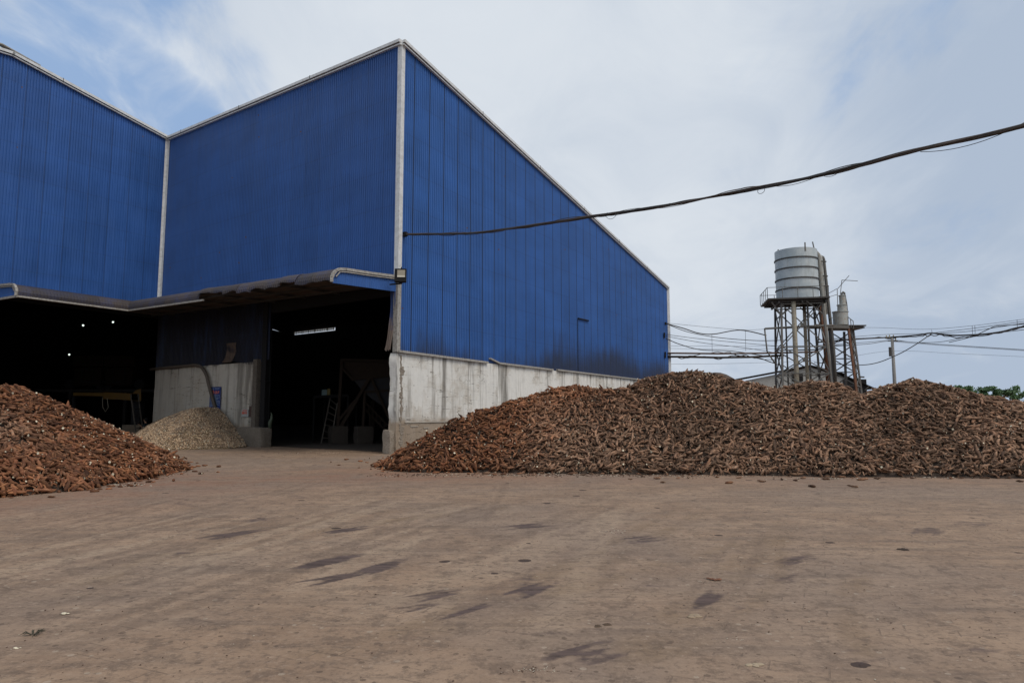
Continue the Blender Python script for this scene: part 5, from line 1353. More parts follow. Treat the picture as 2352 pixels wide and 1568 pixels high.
m_ = (qh > 0) & (1176 + F * qx / qy > -10); qx, qy, qh = qx[m_], qy[m_], qh[m_]
order = np.argsort(np.hypot(qx * .6, qy) + rng.uniform(0, .9, len(qx))); chosen = []
for j in order:
    if all((qx[j] - qx[k]) ** 2 + (qy[j] - qy[k]) ** 2 > .012 for k in chosen): chosen.append(j)
    if len(chosen) >= nleft: break
for j in chosen:
    x_, y_ = qx[j], qy[j]; e = .1
    g = np.array([h_left(np.array([x_ + e]), np.array([y_])) - h_left(np.array([x_ - e]), np.array([y_])), h_left(np.array([x_]), np.array([y_ + e])) - h_left(np.array([x_]), np.array([y_ - e]))]).ravel() / (2 * e)
    g = np.clip(g, -1, 1); nr = Vector((-g[0], -g[1], 1)).normalized(); sc_ = random.uniform(.75, 1.35)
    rd = float(red_left(np.array([x_]), np.array([y_]), 0)[0])
    ti = random.randrange(16)
    lb_ = 'forked reddish root' if ti % 4 == 3 else ('reddish root with a pale cut end' if ti % 3 == 0 or ti % 5 == 0 else ('grey brown root in the muddy patch' if rd < .45 else 'plain reddish brown root'))
    single_root(Vector((x_, y_, max(qh[j], 0) + .035)) + nr * random.uniform(.04, .07), random.uniform(0, 6.28), random.uniform(-.25, .25), (sc_, sc_ * random.uniform(.9, 1.25), sc_ * random.uniform(.9, 1.2)), max(0, min(1, rd + random.uniform(-.1, .1))),
                lb_ + ' on the near lower slope of the left heap', 'roots on the near slope of the left heap', nr, ti)

# crumbs and flakes on the ground
def crumbs():
    rng = np.random.default_rng(5); pts = []; big = []
    def cl(px, py, n, sx, sy, s0=.012, s1=.03):
        c = gpt(px, py)
        for _ in range(n): pts.append((c.x + rng.normal(0, sx), c.y + rng.normal(0, sy), rng.uniform(s0, s1), rng.random() + (.33 if n < 10 else 0)))
    cl(280, 1113, 45, .28, .12); cl(290, 1116, 25, .2, .08); cl(1120, 1083, 60, .4, .06); cl(1270, 1087, 50, .45, .06); cl(1410, 1222, 40, .10, .10, .004, .013); cl(1220, 1540, 60, .10, .03, .002, .007)
    cl(1500, 1088, 40, .5, .08); cl(1900, 1100, 30, .8, .1); cl(2150, 1097, 30, .5, .08); cl(740, 1040, 40, 1.0, .8, .008, .02); cl(1680, 1468, 26, .10, .04, .002, .006); cl(1640, 1085, 30, .6, .1)
    for px_ in range(0, 420, 12): cl(px_, 1140 - px_ * .13, 9, .3, .3, .006, .02)
    for px_ in range(880, 2352, 8): cl(px_, 1091, 9, .3, .28, .006, .026)
    for px_ in range(0, 430, 8): cl(px_, 1139 - px_ * .135, 9, .25, .28, .006, .028)
    for _ in range(1100):
        yy = 4 + 16 * rng.random() ** 1.2; pts.append((rng.uniform(-.75, .75) * yy * 1.05, yy, rng.uniform(.002, .008), .4 + rng.random()))
    mb = MB()
    for x, y, s, r in pts:
        M = Matrix.Rotation(rng.uniform(0, 6.28), 3, 'Z') @ Matrix.Rotation(rng.uniform(-.3, .3), 3, 'X')
        mb.box((x, y, s * .35 + .002), (s * 1.6, s * rng.uniform(.6, 1.2), s * .6), M, 0 if r < .5 else 1)
    o = mb.build('ground_crumbs', [simple('pale_crumb', (0.42, 0.38, 0.31), 0.9), simple('soil_crumb', (0.085, 0.05, 0.034), 0.9)], origin=(0, 0, 0)); tag(o, 'scattered root crumbs and soil bits on the yard', 'crumbs', kind='stuff')
crumbs()
def scrap(px, py, label, mat, s=.05, n=3, seed=0, cat='scrap', flat=.35):
    rnd = random.Random(seed); c = gpt(px, py); mb = MB()
    for k in range(n + 2):
        o_ = c + Vector((rnd.uniform(-s, s) * 1.1, rnd.uniform(-s, s) * .7, 0)); r = s * rnd.uniform(.4, .85); N, Mr = 9, 5; vs = []
        for j in range(Mr + 1):
            ph = math.pi / 2 * j / Mr
            for q in range(N):
                th = q * 6.283 / N; w = 1 + .35 * mnoise.noise(Vector((math.cos(th) * 1.7 + k * 3, math.sin(th) * 1.7, j * .6 + seed)))
                vs.append(o_ + Vector((math.cos(th) * math.cos(ph) * r * w, math.sin(th) * math.cos(ph) * r * w * .7, .004 + r * flat * math.sin(ph) * w)))
        mb.add(vs, [(j * N + q, j * N + (q + 1) % N, (j + 1) * N + (q + 1) % N, (j + 1) * N + q) for j in range(Mr) for q in range(N)])
    o = mb.build('ground_scrap', mat, smooth=True); tag(o, label, cat)
def weed(px, py, label):
    rnd = random.Random(8); c = gpt(px, py); mb = MB()
    for k in range(16):
        a_ = rnd.uniform(0, 6.28); l = rnd.uniform(.03, .09); d = Vector((math.cos(a_), math.sin(a_), 0)); b0 = c + d * .01 + Vector((0, 0, .006))
        mb.tube([b0, b0 + d * l * .5 + Vector((0, 0, rnd.uniform(.01, .03))), b0 + d * l + Vector((0, 0, rnd.uniform(0, .02)))], [.003, .004, .001], 5)
    o = mb.build('dry_weed', simple('dry_weed', (0.05, 0.045, 0.03), .9)); tag(o, label, 'weed')
scrap(151, 1410, 'pale dry peel lying alone on the left foreground', M_FLESH, .03, 2, 1)
scrap(38, 1489, 'white crumpled scrap near the bottom left corner', M_FLESH, .018, 3, 2)
weed(76, 1458, 'dark wilted weed tuft at the far left foreground')
scrap(1382, 1438, 'flat dark brown clod on the yard in the lower middle', simple('brown_clod', (0.07, 0.045, 0.028), .95), .05, 3, 4)
scrap(1734, 1528, 'light clod with pale flecks in the lower right foreground', simple('light_clod', (0.30, 0.24, 0.17), .95), .035, 4, 5)
scrap(1592, 1415, 'small pale clod beside the dark skid mark', simple('tan_clod', (0.26, 0.20, 0.14), .95), .05, 3, 6)
scrap(2080, 1262, 'dark splayed clod on the right side of the yard', M_SOIL, .07, 3, 7)
scrap(1636, 1330, 'short dark twig like root piece in the middle of the yard', M_RUST, .05, 2, 8)

# ------------------------------------------------------------------ water tower
YT = 60.0
def T(x, y, Y=YT): return at(1694 + .2563 * x, 516.8 + .2563 * y, Y)
TW = thing('water_tower', V3(T(520, 1400), 0), 'round grey ribbed water tank on a tall braced steel tower', 'water tower')
tl, tr_ = T(352, 470), T(708, 470); tc_ = (tl + tr_) / 2; TR = (tr_ - tl).length / 2; ztb = T(520, 676).z; ztt = T(520, 238).z
mb = MB(); mb.cyl(tc_, TR, ztb, ztt, 56); o = mb.build('tank', M_TANK, TW); smooth_angle(o, 40)
for f in (0.20, .40, .61, .81):
    z = ztb + (ztt - ztb) * f; mb = MB(); mb.cyl(tc_, TR + .07, z - .05, z + .05, 56); o = mb.build('tank_band', M_DARKSTEEL if f < .9 else M_TANK, TW); smooth_angle(o, 40)
mb = MB(); mb.bar(V3(tc_ + Vector((.1, -TR, 0)), ztt - .35), V3(tc_ + Vector((.1, -TR, 0)), ztt + .4), .06, .1)
mb.bar(V3(tc_ + Vector((-TR + .1, -.3, 0)), ztt - .1), V3(tc_ + Vector((-TR + .1, -.3, 0)), ztt + .12), .08); mb.bar(T(672, 150), T(690, 230), .08); mb.bar(T(684, 225), T(704, 232), .1); mb.build('tank_fitting', M_STEEL, TW)
# platform
zpf = ztb - .12; pw = (T(830, 690) - T(255, 690)).length / 2; pc = (T(255, 690) + T(770, 690)) / 2
a0 = R(-12)
def rc_(x, y, z, c=None, a=a0): c = c or tc_; return Vector((c.x + x * math.cos(a) - y * math.sin(a), c.y + x * math.sin(a) + y * math.cos(a), z))
mb = MB(); M3 = Matrix.Rotation(a0, 3, 'Z'); mb.box(V3(tc_ + Vector((-.35, 0, 0)), zpf), (5.0, 4.3, .12), M3)
for y_ in (-1.6, -.8, 0, .8, 1.6): mb.bar(rc_(-2.6, y_, zpf - .14), rc_(2.1, y_, zpf - .14), .12, .2)
for x_ in (-1.9, 0, 1.9): mb.bar(rc_(x_, -2, zpf - .28), rc_(x_, 2, zpf - .28), .14, .2)
mb.build('tank_platform', M_DARKSTEEL, TW)
mb = MB(); cs = [(-2.85, -2.1), (2.1, -2.1), (2.1, 2.1), (-2.85, 2.1)]; zr = zpf + .06
for i in range(4):
    p, q = cs[i], cs[(i + 1) % 4]
    if i == 1: continue
    mb.bar(rc_(*p, zr + .95), rc_(*q, zr + .95), .04)
    for k in range(5): f = k / 4; mb.bar(rc_(p[0] + (q[0] - p[0]) * f, p[1] + (q[1] - p[1]) * f, zr), rc_(p[0] + (q[0] - p[0]) * f, p[1] + (q[1] - p[1]) * f, zr + .95), .04)
mb.build('guard_rail', M_STEEL, TW)
# legs
topc = [(-1.65, -1.6), (1.65, -1.6), (1.65, 1.6), (-1.65, 1.6)]; botc = [(-1.95, -1.9), (2.3, -2.0), (2.1, 2.0), (-1.9, 1.9)]
def leg(i, z): f = z / zpf; t_, b_ = topc[i], botc[i]; return rc_(b_[0] + (t_[0] - b_[0]) * f, b_[1] + (t_[1] - b_[1]) * f, z)
for i in range(4):
    mb = MB(); mb.bar(leg(i, 0), leg(i, zpf - .3), .15); mb.build('tower_leg', M_STEEL if i < 2 else M_DARKSTEEL, TW)
levels = [0.3, 2.6, 4.9, 7.2, zpf - .4]
for j in range(4):
    for i in range(4):
        k = (i + 1) % 4; mb = MB(); z0, z1 = levels[j], levels[j + 1]
        mb.bar(leg(i, z0), leg(k, z1), .085); mb.bar(leg(k, z0), leg(i, z1), .085); mb.bar(leg(i, z1), leg(k, z1), .10)
        mb.box((leg(i, (z0 + z1) / 2) + leg(k, (z0 + z1) / 2)) / 2, (.45, .06, .35), M3 if i % 2 == 0 else M3 @ Matrix.Rotation(R(90), 3, 'Z'))
        mb.build('brace', M_STEEL if i == 0 or j % 2 else M_DARKSTEEL, TW)
for i in range(4):
    mb = MB(); t_ = topc[i]; z_ = zpf - 1.4; mb.bar(leg(i, z_), rc_(t_[0] * (.2 if i % 2 else 1.5), t_[1] * 1.1, zpf - .2), .1); mb.bar(leg(i, z_), rc_(t_[0] * .3, t_[1], zpf - .3), .1); mb.build('knee_brace', M_STEEL, TW)
# inner posts
for (x_, y_) in ((-.2, 1.0), (.9, .6), (-1.0, .4), (.5, -1.5)): mb = MB(); mb.bar(rc_(x_, y_, 0), rc_(x_, y_, zpf - .2), .11); mb.build('post', M_DARKSTEEL, TW)
M_PIPEG = simple('grey_pipe', (0.24, 0.25, 0.24), 0.6, 0, 0.25, 2, (0.16, 0.11, 0.075), 0.5)
# big vertical pipes
mb = MB(); p1 = T(503, 740, 58.6); p0 = T(503, 1440, 58.6); mb.tube([V3(p1, 0), V3(p1, p1.z), V3(p1, zpf - .2)], .2, 16); mb.build('riser_pipe', M_PALEPIPE, TW, smooth=True)
mb = MB(); p1 = T(598, 740, 61.5); mb.tube([V3(p1, 0), V3(p1, p1.z), V3(p1, zpf - .2)], .15, 14); mb.build('riser_pipe', M_PALEPIPE, TW, smooth=True)
mb = MB(); mb.tube([T(672, 252), T(690, 244), T(706, 248), T(718, 262), T(726, 285), T(745, 480), T(775, 800), T(810, 1150), T(835, 1450)], .19, 14); mb.build('overflow_pipe', M_PIPEG, TW, smooth=True)
mb = MB(); mb.tube([T(733, 290, 60.6), T(748, 283, 60.6), T(764, 290, 60.6), T(772, 310, 60.6), T(795, 520, 60.6), T(820, 760, 60.6), T(860, 1100, 60.6), T(880, 1450, 60.6)], .14, 12); mb.build('overflow_pipe', M_STEEL, TW, smooth=True)
mb = MB(); mb.tube([T(722, 262, 60.3), T(742, 290, 60.3), T(760, 480, 60.3), T(790, 800, 60.3)], .17, 12); mb.build('overflow_pipe', M_VESSEL, TW, smooth=True)
mb = MB()
for y_ in (320, 450, 540, 640): mb.bar(T(700, y_), T(795 + (y_ - 320) * .1, y_ + 8), .1)
mb.build('pipe_bracket', M_DARKSTEEL, TW)
mb = MB(); mb.tube([T(735, 700), T(780, 1000), T(815, 1420)], .19, 12); mb.build('rusty_duct', M_RUST, TW, smooth=True)

# lower rear tower with the scrubber vessel
ST = thing('scrubber_tower', V3(T(950, 1450, 61), 0), 'smaller rusty steel stand with stacked grey vessels right of the water tank', 'tower')
YS = 61.0
zsf = T(900, 900, YS).z; pa, pb2 = T(700, 905, YS), T(1000, 912, YS)
mb = MB(); c_ = (T(790, 905, YS) + T(1010, 905, YS)) / 2 + Vector((.1, .6, 0)); mb.box(V3(c_, zsf - .05), (4.4, 2.2, .1)); mb.box(V3(c_ + Vector((.6, 0, 0)), zsf - .22), (3.0, 2.0, .12)); mb.build('deck', M_DARKSTEEL, ST)
mb = MB(); mb.bar(T(690, 902, YS - .9), T(1000, 912, YS - .9), .12, .3); mb.build('deck_beam', M_STEEL, ST)
for (xt, yt, xb, yb, Y_, m_, w_) in ((992, 912, 1062, 1460, YS - .8, M_RUST, .17), (1036, 935, 1108, 1475, YS + 1.2, M_STEEL, .14), (955, 955, 972, 1430, YS + 1.4, M_DARKSTEEL, .17), (822, 915, 868, 1430, YS + 1.0, M_DARKSTEEL, .18), (762, 920, 835, 1440, YS - .8, M_RUST, .16), (1015, 930, 1075, 1440, YS + .3, M_STEEL, .14)):
    q = T(xb, yb, Y_); p = T(xt, yt, Y_); d = (q - p); q = p + d * (p.z / (p.z - q.z)); mb = MB(); mb.bar(p, q, w_); mb.build('tower_leg', m_, ST)
for k, yy in enumerate((960, 1080, 1200, 1320)):
    sh = (yy - 912) * .128
    mb = MB(); a_, b_, c2, d2 = T(830 + sh * .6, yy, YS + 1), T(1005 + sh, yy, YS - .8), T(838 + sh * .6, yy + 118, YS + 1), T(1018 + sh, yy + 118, YS - .8)
    mb.bar(a_, d2, .08); mb.bar(b_, c2, .08); mb.bar(c2, d2, .09); mb.build('brace', M_STEEL if k % 2 else M_DARKSTEEL, ST)
    mb = MB(); a_, b_, c2, d2 = T(1000 + sh, yy, YS - .8), T(1042 + sh, yy + 15, YS + 1.2), T(1015 + sh, yy + 118, YS - .8), T(1055 + sh, yy + 130, YS + 1.2)
    mb.bar(a_, d2, .07); mb.bar(b_, c2, .07); mb.bar(c2, d2, .08); mb.build('brace', M_STEEL, ST)
def vessel(x0, x1, y0, y1, Y_, n, m_=M_VESSEL):
    a_, b_ = T(x0, y1, Y_), T(x1, y1, Y_); c_ = (a_ + b_) / 2; r_ = (b_ - a_).length / 2; zt_ = T((x0 + x1) / 2, y0, Y_).z; zb_ = T((x0 + x1) / 2, y1, Y_).z
    mb = MB(); mb.cyl(c_, r_, zb_, zt_, n); mb.cyl(c_, r_ + .05, zt_ - .05, zt_ + .02, n); o = mb.build('vessel', m_, ST); smooth_angle(o, 40)
vessel(862, 990, 778, 897, YS - .1, 28); vessel(900, 980, 716, 790, YS, 24); vessel(915, 968, 632, 716, YS, 22)
mb = MB(); mb.tube([T(935, 632, YS), T(936, 610, YS), T(946, 600, YS), T(957, 608, YS), T(962, 640, YS), T(975, 710, YS), T(985, 830, YS)], .09, 10); mb.build('vent_pipe', M_STEEL, ST, smooth=True)
mb = MB()
for (x0, y0, x1, y1) in ((820, 832, 860, 828), (990, 824, 1036, 860), (990, 824, 992, 905), (1036, 860, 1040, 930), (1013, 842, 1018, 915), (905, 826, 990, 824)): mb.bar(T(x0, y0, YS - .6), T(x1, y1, YS - .6), .05)
mb.build('guard_rail', M_STEEL, ST)
mb = MB()
for (x0, y0, x1, y1) in ((808, 617, 888, 572), (815, 645, 895, 622), (893, 570, 900, 775), (898, 570, 1000, 452), (935, 493, 1077, 501), (935, 493, 921, 625)): mb.bar(T(x0, y0, YS), T(x1, y1, YS), .045)
mb.build('mast_frame', M_STEEL, ST)
mb = MB(); mb.bar(T(1090, 1358, YS), T(1135, 1362, YS), .12); mb.bar(T(1140, 1480, YS), T(1180, 1440, YS), .06); mb.build('outrigger', M_DARKSTEEL, ST)

# horizontal service pipes
mb = MB(); mb.tube([T(243, 935, 59), T(247, 928, 59), T(420, 918, 59), T(700, 904, 59), T(860, 898, 59)], .09, 8)
mb.tube([T(243, 932, 59), T(265, 1130, 59), T(310, 1200, 59), T(345, 1250, 59)], .07, 8)
o = mb.build('service_pipe', M_STEEL, smooth=True); tag(o, 'pale pipe running level across the water tower and bending down at its left', 'pipe')
M_RUSTP = simple('old_rusty_pipe', (0.085, 0.045, 0.03), 0.85, 0, 0.4, 4, (0.03, 0.022, 0.02), 0.6)
mb = MB(); mb.tube([at(1529, 811, 57.5), at(1560, 811, 57.6), at(1650, 812, 58), at(1750, 811, 59), at(1880, 808, 59.5)], .075, 10); o = mb.build('service_pipe', M_RUSTP, smooth=True); tag(o, 'rusty upper pipe between the blue warehouse and the water tower', 'pipe')
mb = MB(); mb.tube([at(1526, 819, 57.5), at(1560, 819, 57.6), at(1650, 821, 58), at(1720, 820, 58.6), at(1800, 816, 59.5)], .09, 10); o = mb.build('service_pipe', M_RUSTDARK, smooth=True); tag(o, 'dark lower pipe wrapped with cables between warehouse and water tower', 'pipe')
mb = MB(); q = at(1538, 815, 58.0); mb.bar(V3(q, 0), q, .12); mb.bar(q + Vector((0, -.4, .1)), q + Vector((0, .4, .1)), .1); o = mb.build('pipe_support', M_DARKSTEEL); tag(o, 'thin post carrying the pipes just beyond the warehouse corner', 'post')

# grey shed behind the tower
SH = thing('shed', V3(at(1850, 930, 78), 0), 'low grey gabled shed with a dark roof behind the water tower', 'shed')
pl_, pk, pr_2 = at(1700, 870, 78), at(1862, 838, 78), at(2010, 894, 78)
fl, fr_ = V3(pl_, 0), V3(pr_2, 0)
mb = MB(); wl2 = at(1712, 874, 78); wr2 = at(1985, 884, 78)
mb.add([V3(wl2, 0), V3(wr2, 0), wr2, at(1862, 843, 78), wl2], [(0, 1, 2, 3, 4)])
dv = Vector((2, 14, 0)); mb.add([V3(wr2, 0), V3(wr2 + dv, 0), wr2 + dv, wr2], [(0, 1, 2, 3)]); mb.build('wall', M_SHEDWALL, SH)
mb = MB(); up_ = Vector((0, 0, .07))
for a_, b_ in ((at(1692, 871, 77.6), at(1862, 839, 77.6)), (at(1862, 839, 77.6), at(1945, 860, 77.6)), (at(1940, 862, 77.6), at(2012, 893, 77.6))):
    mb.add([a_, b_, b_ + dv, a_ + dv, a_ + up_, b_ + up_, b_ + dv + up_, a_ + dv + up_], [(0, 1, 2, 3), (4, 5, 6, 7), (0, 1, 5, 4), (1, 2, 6, 5), (3, 0, 4, 7)])
mb.build('roof', M_BLACK, SH)
mb = MB(); mb.box(at(1832, 866, 77.9) , (1.2, .1, .9)); mb.box(at(1965, 905, 77.9), (2.6, .1, 3.4)); mb.build('opening', M_BLACK, SH)

# utility pole
PY = 66.0
PP = thing('utility_pole', V3(at(2051, 900, PY), 0), 'slim concrete utility pole carrying bundled wires right of the tower', 'pole')
pt_ = at(2049, 776, PY); mb = MB(); mb.tube([V3(pt_, 0), V3(pt_, pt_.z)], [.2, .13], 14); mb.build('shaft', M_POLE, PP, smooth=True)
mb = MB(); mb.bar(at(2034, 776, PY), at(2058, 776, PY), .09, .09); mb.bar(at(2040, 783, PY), at(2062, 783, PY), .08); mb.box(at(2042, 808, PY) + Vector((0, -.2, 0)), (.2, .15, .9)); mb.build('crossarm', M_DARKSTEEL, PP)
mb = MB()
for (x_, y_) in ((2036, 773), (2043, 772), (2052, 772), (2057, 780)): mb.tube([at(x_, y_ + 3, PY), at(x_, y_ - 3, PY)], .06, 8)
mb.build('insulator', M_PALEPIPE, PP)

# ------------------------------------------------------------------ wires
def wire(pts, r, label, mat=None, group=None, name='power_cable', wav=0.0, seed=0):
    """pts: (px, py, Y) knots, joined by a smooth curve"""
    P_ = [at(*q) for q in pts]; out = []
    for i in range(len(P_) - 1):
        p0 = P_[max(i - 1, 0)]; p1 = P_[i]; p2 = P_[i + 1]; p3 = P_[min(i + 2, len(P_) - 1)]
        for k in range(8):
            t = k / 8; out.append(0.5 * ((2 * p1) + (-p0 + p2) * t + (2 * p0 - 5 * p1 + 4 * p2 - p3) * t * t + (-p0 + 3 * p1 - 3 * p2 + p3) * t ** 3))
    out.append(P_[-1])
    if wav: out = [p + Vector((0, 0, wav * mnoise.noise(Vector((i * .35, seed, 0))))) for i, p in enumerate(out)]
    mb = MB(); mb.tube(out, r, 6); o = mb.build(name, mat or M_BLACKRUB, smooth=True); tag(o, label, 'cable', group); return o
gW = 'wires between the warehouse and the tower'
wire([(1530, 743, 57.2), (1570, 754, 57.6), (1605, 765, 58), (1640, 767, 58), (1700, 758, 59), (1760, 770, 60)], .045, 'thick black cable leaving the top bracket of the warehouse corner', None, gW)
wire([(1532, 744, 57.2), (1580, 762, 57.6), (1650, 775, 58), (1740, 782, 59), (1800, 781, 60)], .03, 'sagging thin wire below the topmost cable at the warehouse corner', None, gW)
wire([(1532, 742, 57.2), (1700, 757, 59), (1780, 755, 60), (2000, 752, 66), (2120, 756, 60), (2232, 748, 55), (2352, 733, 50), (2500, 715, 44)], .014, 'thin messenger wire high above the cable bundle, running past the pole', None, 'wires past the pole')
wire([(1530, 768, 57.2), (1600, 777, 58), (1700, 787, 59), (1800, 796, 60)], .022, 'middle wire leaving the black bracket on the warehouse edge', None, gW)
wire([(1530, 772, 57.2), (1620, 788, 58), (1720, 800, 59), (1790, 812, 60)], .022, 'lower wire leaving the black bracket on the warehouse edge', None, gW)
wire([(1530, 777, 57.2), (1560, 790, 57.6), (1610, 803, 58), (1680, 806, 59), (1760, 818, 60)], .035, 'black cable dropping from the edge bracket to the service pipes', None, gW)
wire([(1534, 794, 58), (1700, 795, 59), (1850, 794, 60)], .013, 'level thin wire above the service pipes', None, gW)
wire([(1534, 800, 58), (1700, 802, 59), (1850, 798, 60)], .013, 'second level thin wire just above the service pipes', None, gW)
wire([(1534, 836, 58), (1700, 834, 62), (1900, 826, 66), (2046, 806, 66), (2200, 812, 64), (2352, 819, 60), (2500, 826, 56)], .012, 'lowest hair thin wire passing the pole shaft', None, 'wires past the pole')
wire([(1532, 817, 57.5), (1570, 822, 57.6), (1610, 818, 58), (1650, 824, 58), (1690, 816, 58.4), (1740, 822, 59), (1790, 838, 60), (1820, 850, 60)], .04, 'loose black cable looping around the lower service pipe', None, gW, wav=.15, seed=2)
wire([(1570, 822, 57.6), (1640, 808, 58), (1700, 816, 58.4), (1770, 826, 59), (1800, 820, 60)], .03, 'black cable rising and dipping over the service pipes', None, gW, wav=.2, seed=5)
gP = 'wires past the pole'
B_ = [(1880, 786, 61), (1960, 779, 64), (2049, 774, 66), (2110, 769, 62), (2140, 765, 60), (2190, 770, 57), (2250, 768, 54), (2300, 762, 51), (2352, 750, 48), (2480, 735, 42)]
wire(B_, .075, 'thickest black cable bundle dipping right of the utility pole', None, gP)
wire([(x, y + (3 if 2100 < x < 2300 else 0) + 1, Y) for x, y, Y in B_], .04, 'black cable hanging just under the thickest bundle', None, gP, wav=.3, seed=3)
wire([(x, y - 5 - (x - 1880) * .01, Y) for x, y, Y in B_[:3]] + [(2200, 763, 56), (2352, 742, 48), (2480, 725, 42)], .022, 'straight wire directly above the thickest bundle', None, gP)
wire([(1880, 780, 61), (2049, 773, 66), (2200, 758, 56), (2352, 738, 48), (2480, 722, 42)], .022, 'upper straight wire of the group rising right of the pole', None, gP)
wire([(1880, 792, 61), (1990, 786, 65), (2049, 781, 66), (2100, 786, 62), (2160, 785, 60), (2230, 772, 56), (2352, 757, 48)], .025, 'wire drooping below the pole top and climbing to the bundle', None, gP)
wire([(1880, 797, 61), (1990, 790, 65), (2049, 783, 66), (2150, 790, 64), (2352, 803, 60), (2500, 812, 56)], .028, 'wire falling gently to the right below the pole top', None, gP)
wire([(2049, 784, 66), (2150, 792, 64), (2352, 805, 60), (2500, 814, 56)], .02, 'twin of the gently falling wire, just beneath it', None, gP)
wire([(1870, 832, 62), (1960, 838, 63), (2010, 834, 62), (2060, 815, 61), (2100, 793, 60), (2140, 766, 60)], .04, 'black cable swooping from the tower foot up to the bundle', None, gP)
wire([(2180, 786, 58), (2232, 773, 55), (2270, 756, 52), (2290, 749, 51), (2352, 744, 48), (2480, 730, 42)], .03, 'cable crossing up from the bundle to the messenger wire', None, gP)
for (x_, y0, y1, Y_) in ((1951, 754, 779, 64), (1908, 753, 778, 62), (2140, 757, 766, 60), (2233, 748, 768, 55), (2239, 747, 766, 54), (2336, 734, 752, 49), (1635, 768, 808, 58), (1712, 758, 806, 59)):
    mb = MB(); mb.tube([at(x_, y0, Y_), at(x_ + .8, y1, Y_)], .015, 5); o = mb.build('wire_hanger', M_BLACKRUB)
    tag(o, 'short vertical hanger tying the %s' % {1951: 'wires left of the pole to the messenger wire', 1908: 'wires to the messenger beside the scrubber stand', 2140: 'thick bundle to the messenger right of the pole', 2233: 'left of the paired hangers over the bundle', 2239: 'right of the paired hangers over the bundle', 2336: 'bundle to the messenger at the right frame edge', 1635: 'cables midway between warehouse and tower', 1712: 'cables just left of the water tower'}[x_], 'hanger', 'wire hangers')
# brackets on the far edge of the warehouse
for (x_, y0, y1) in ((1526, 764, 776), (1529, 740, 746), (1528, 808, 822)):
    mb = MB(); mb.bar(onv(x_, y0, O + NC * .12, O + NC * .12 + UC), onv(x_, y1, O + NC * .12, O + NC * .12 + UC), .12, .12)
    mb.build('wire_bracket', M_BLACK, WH)

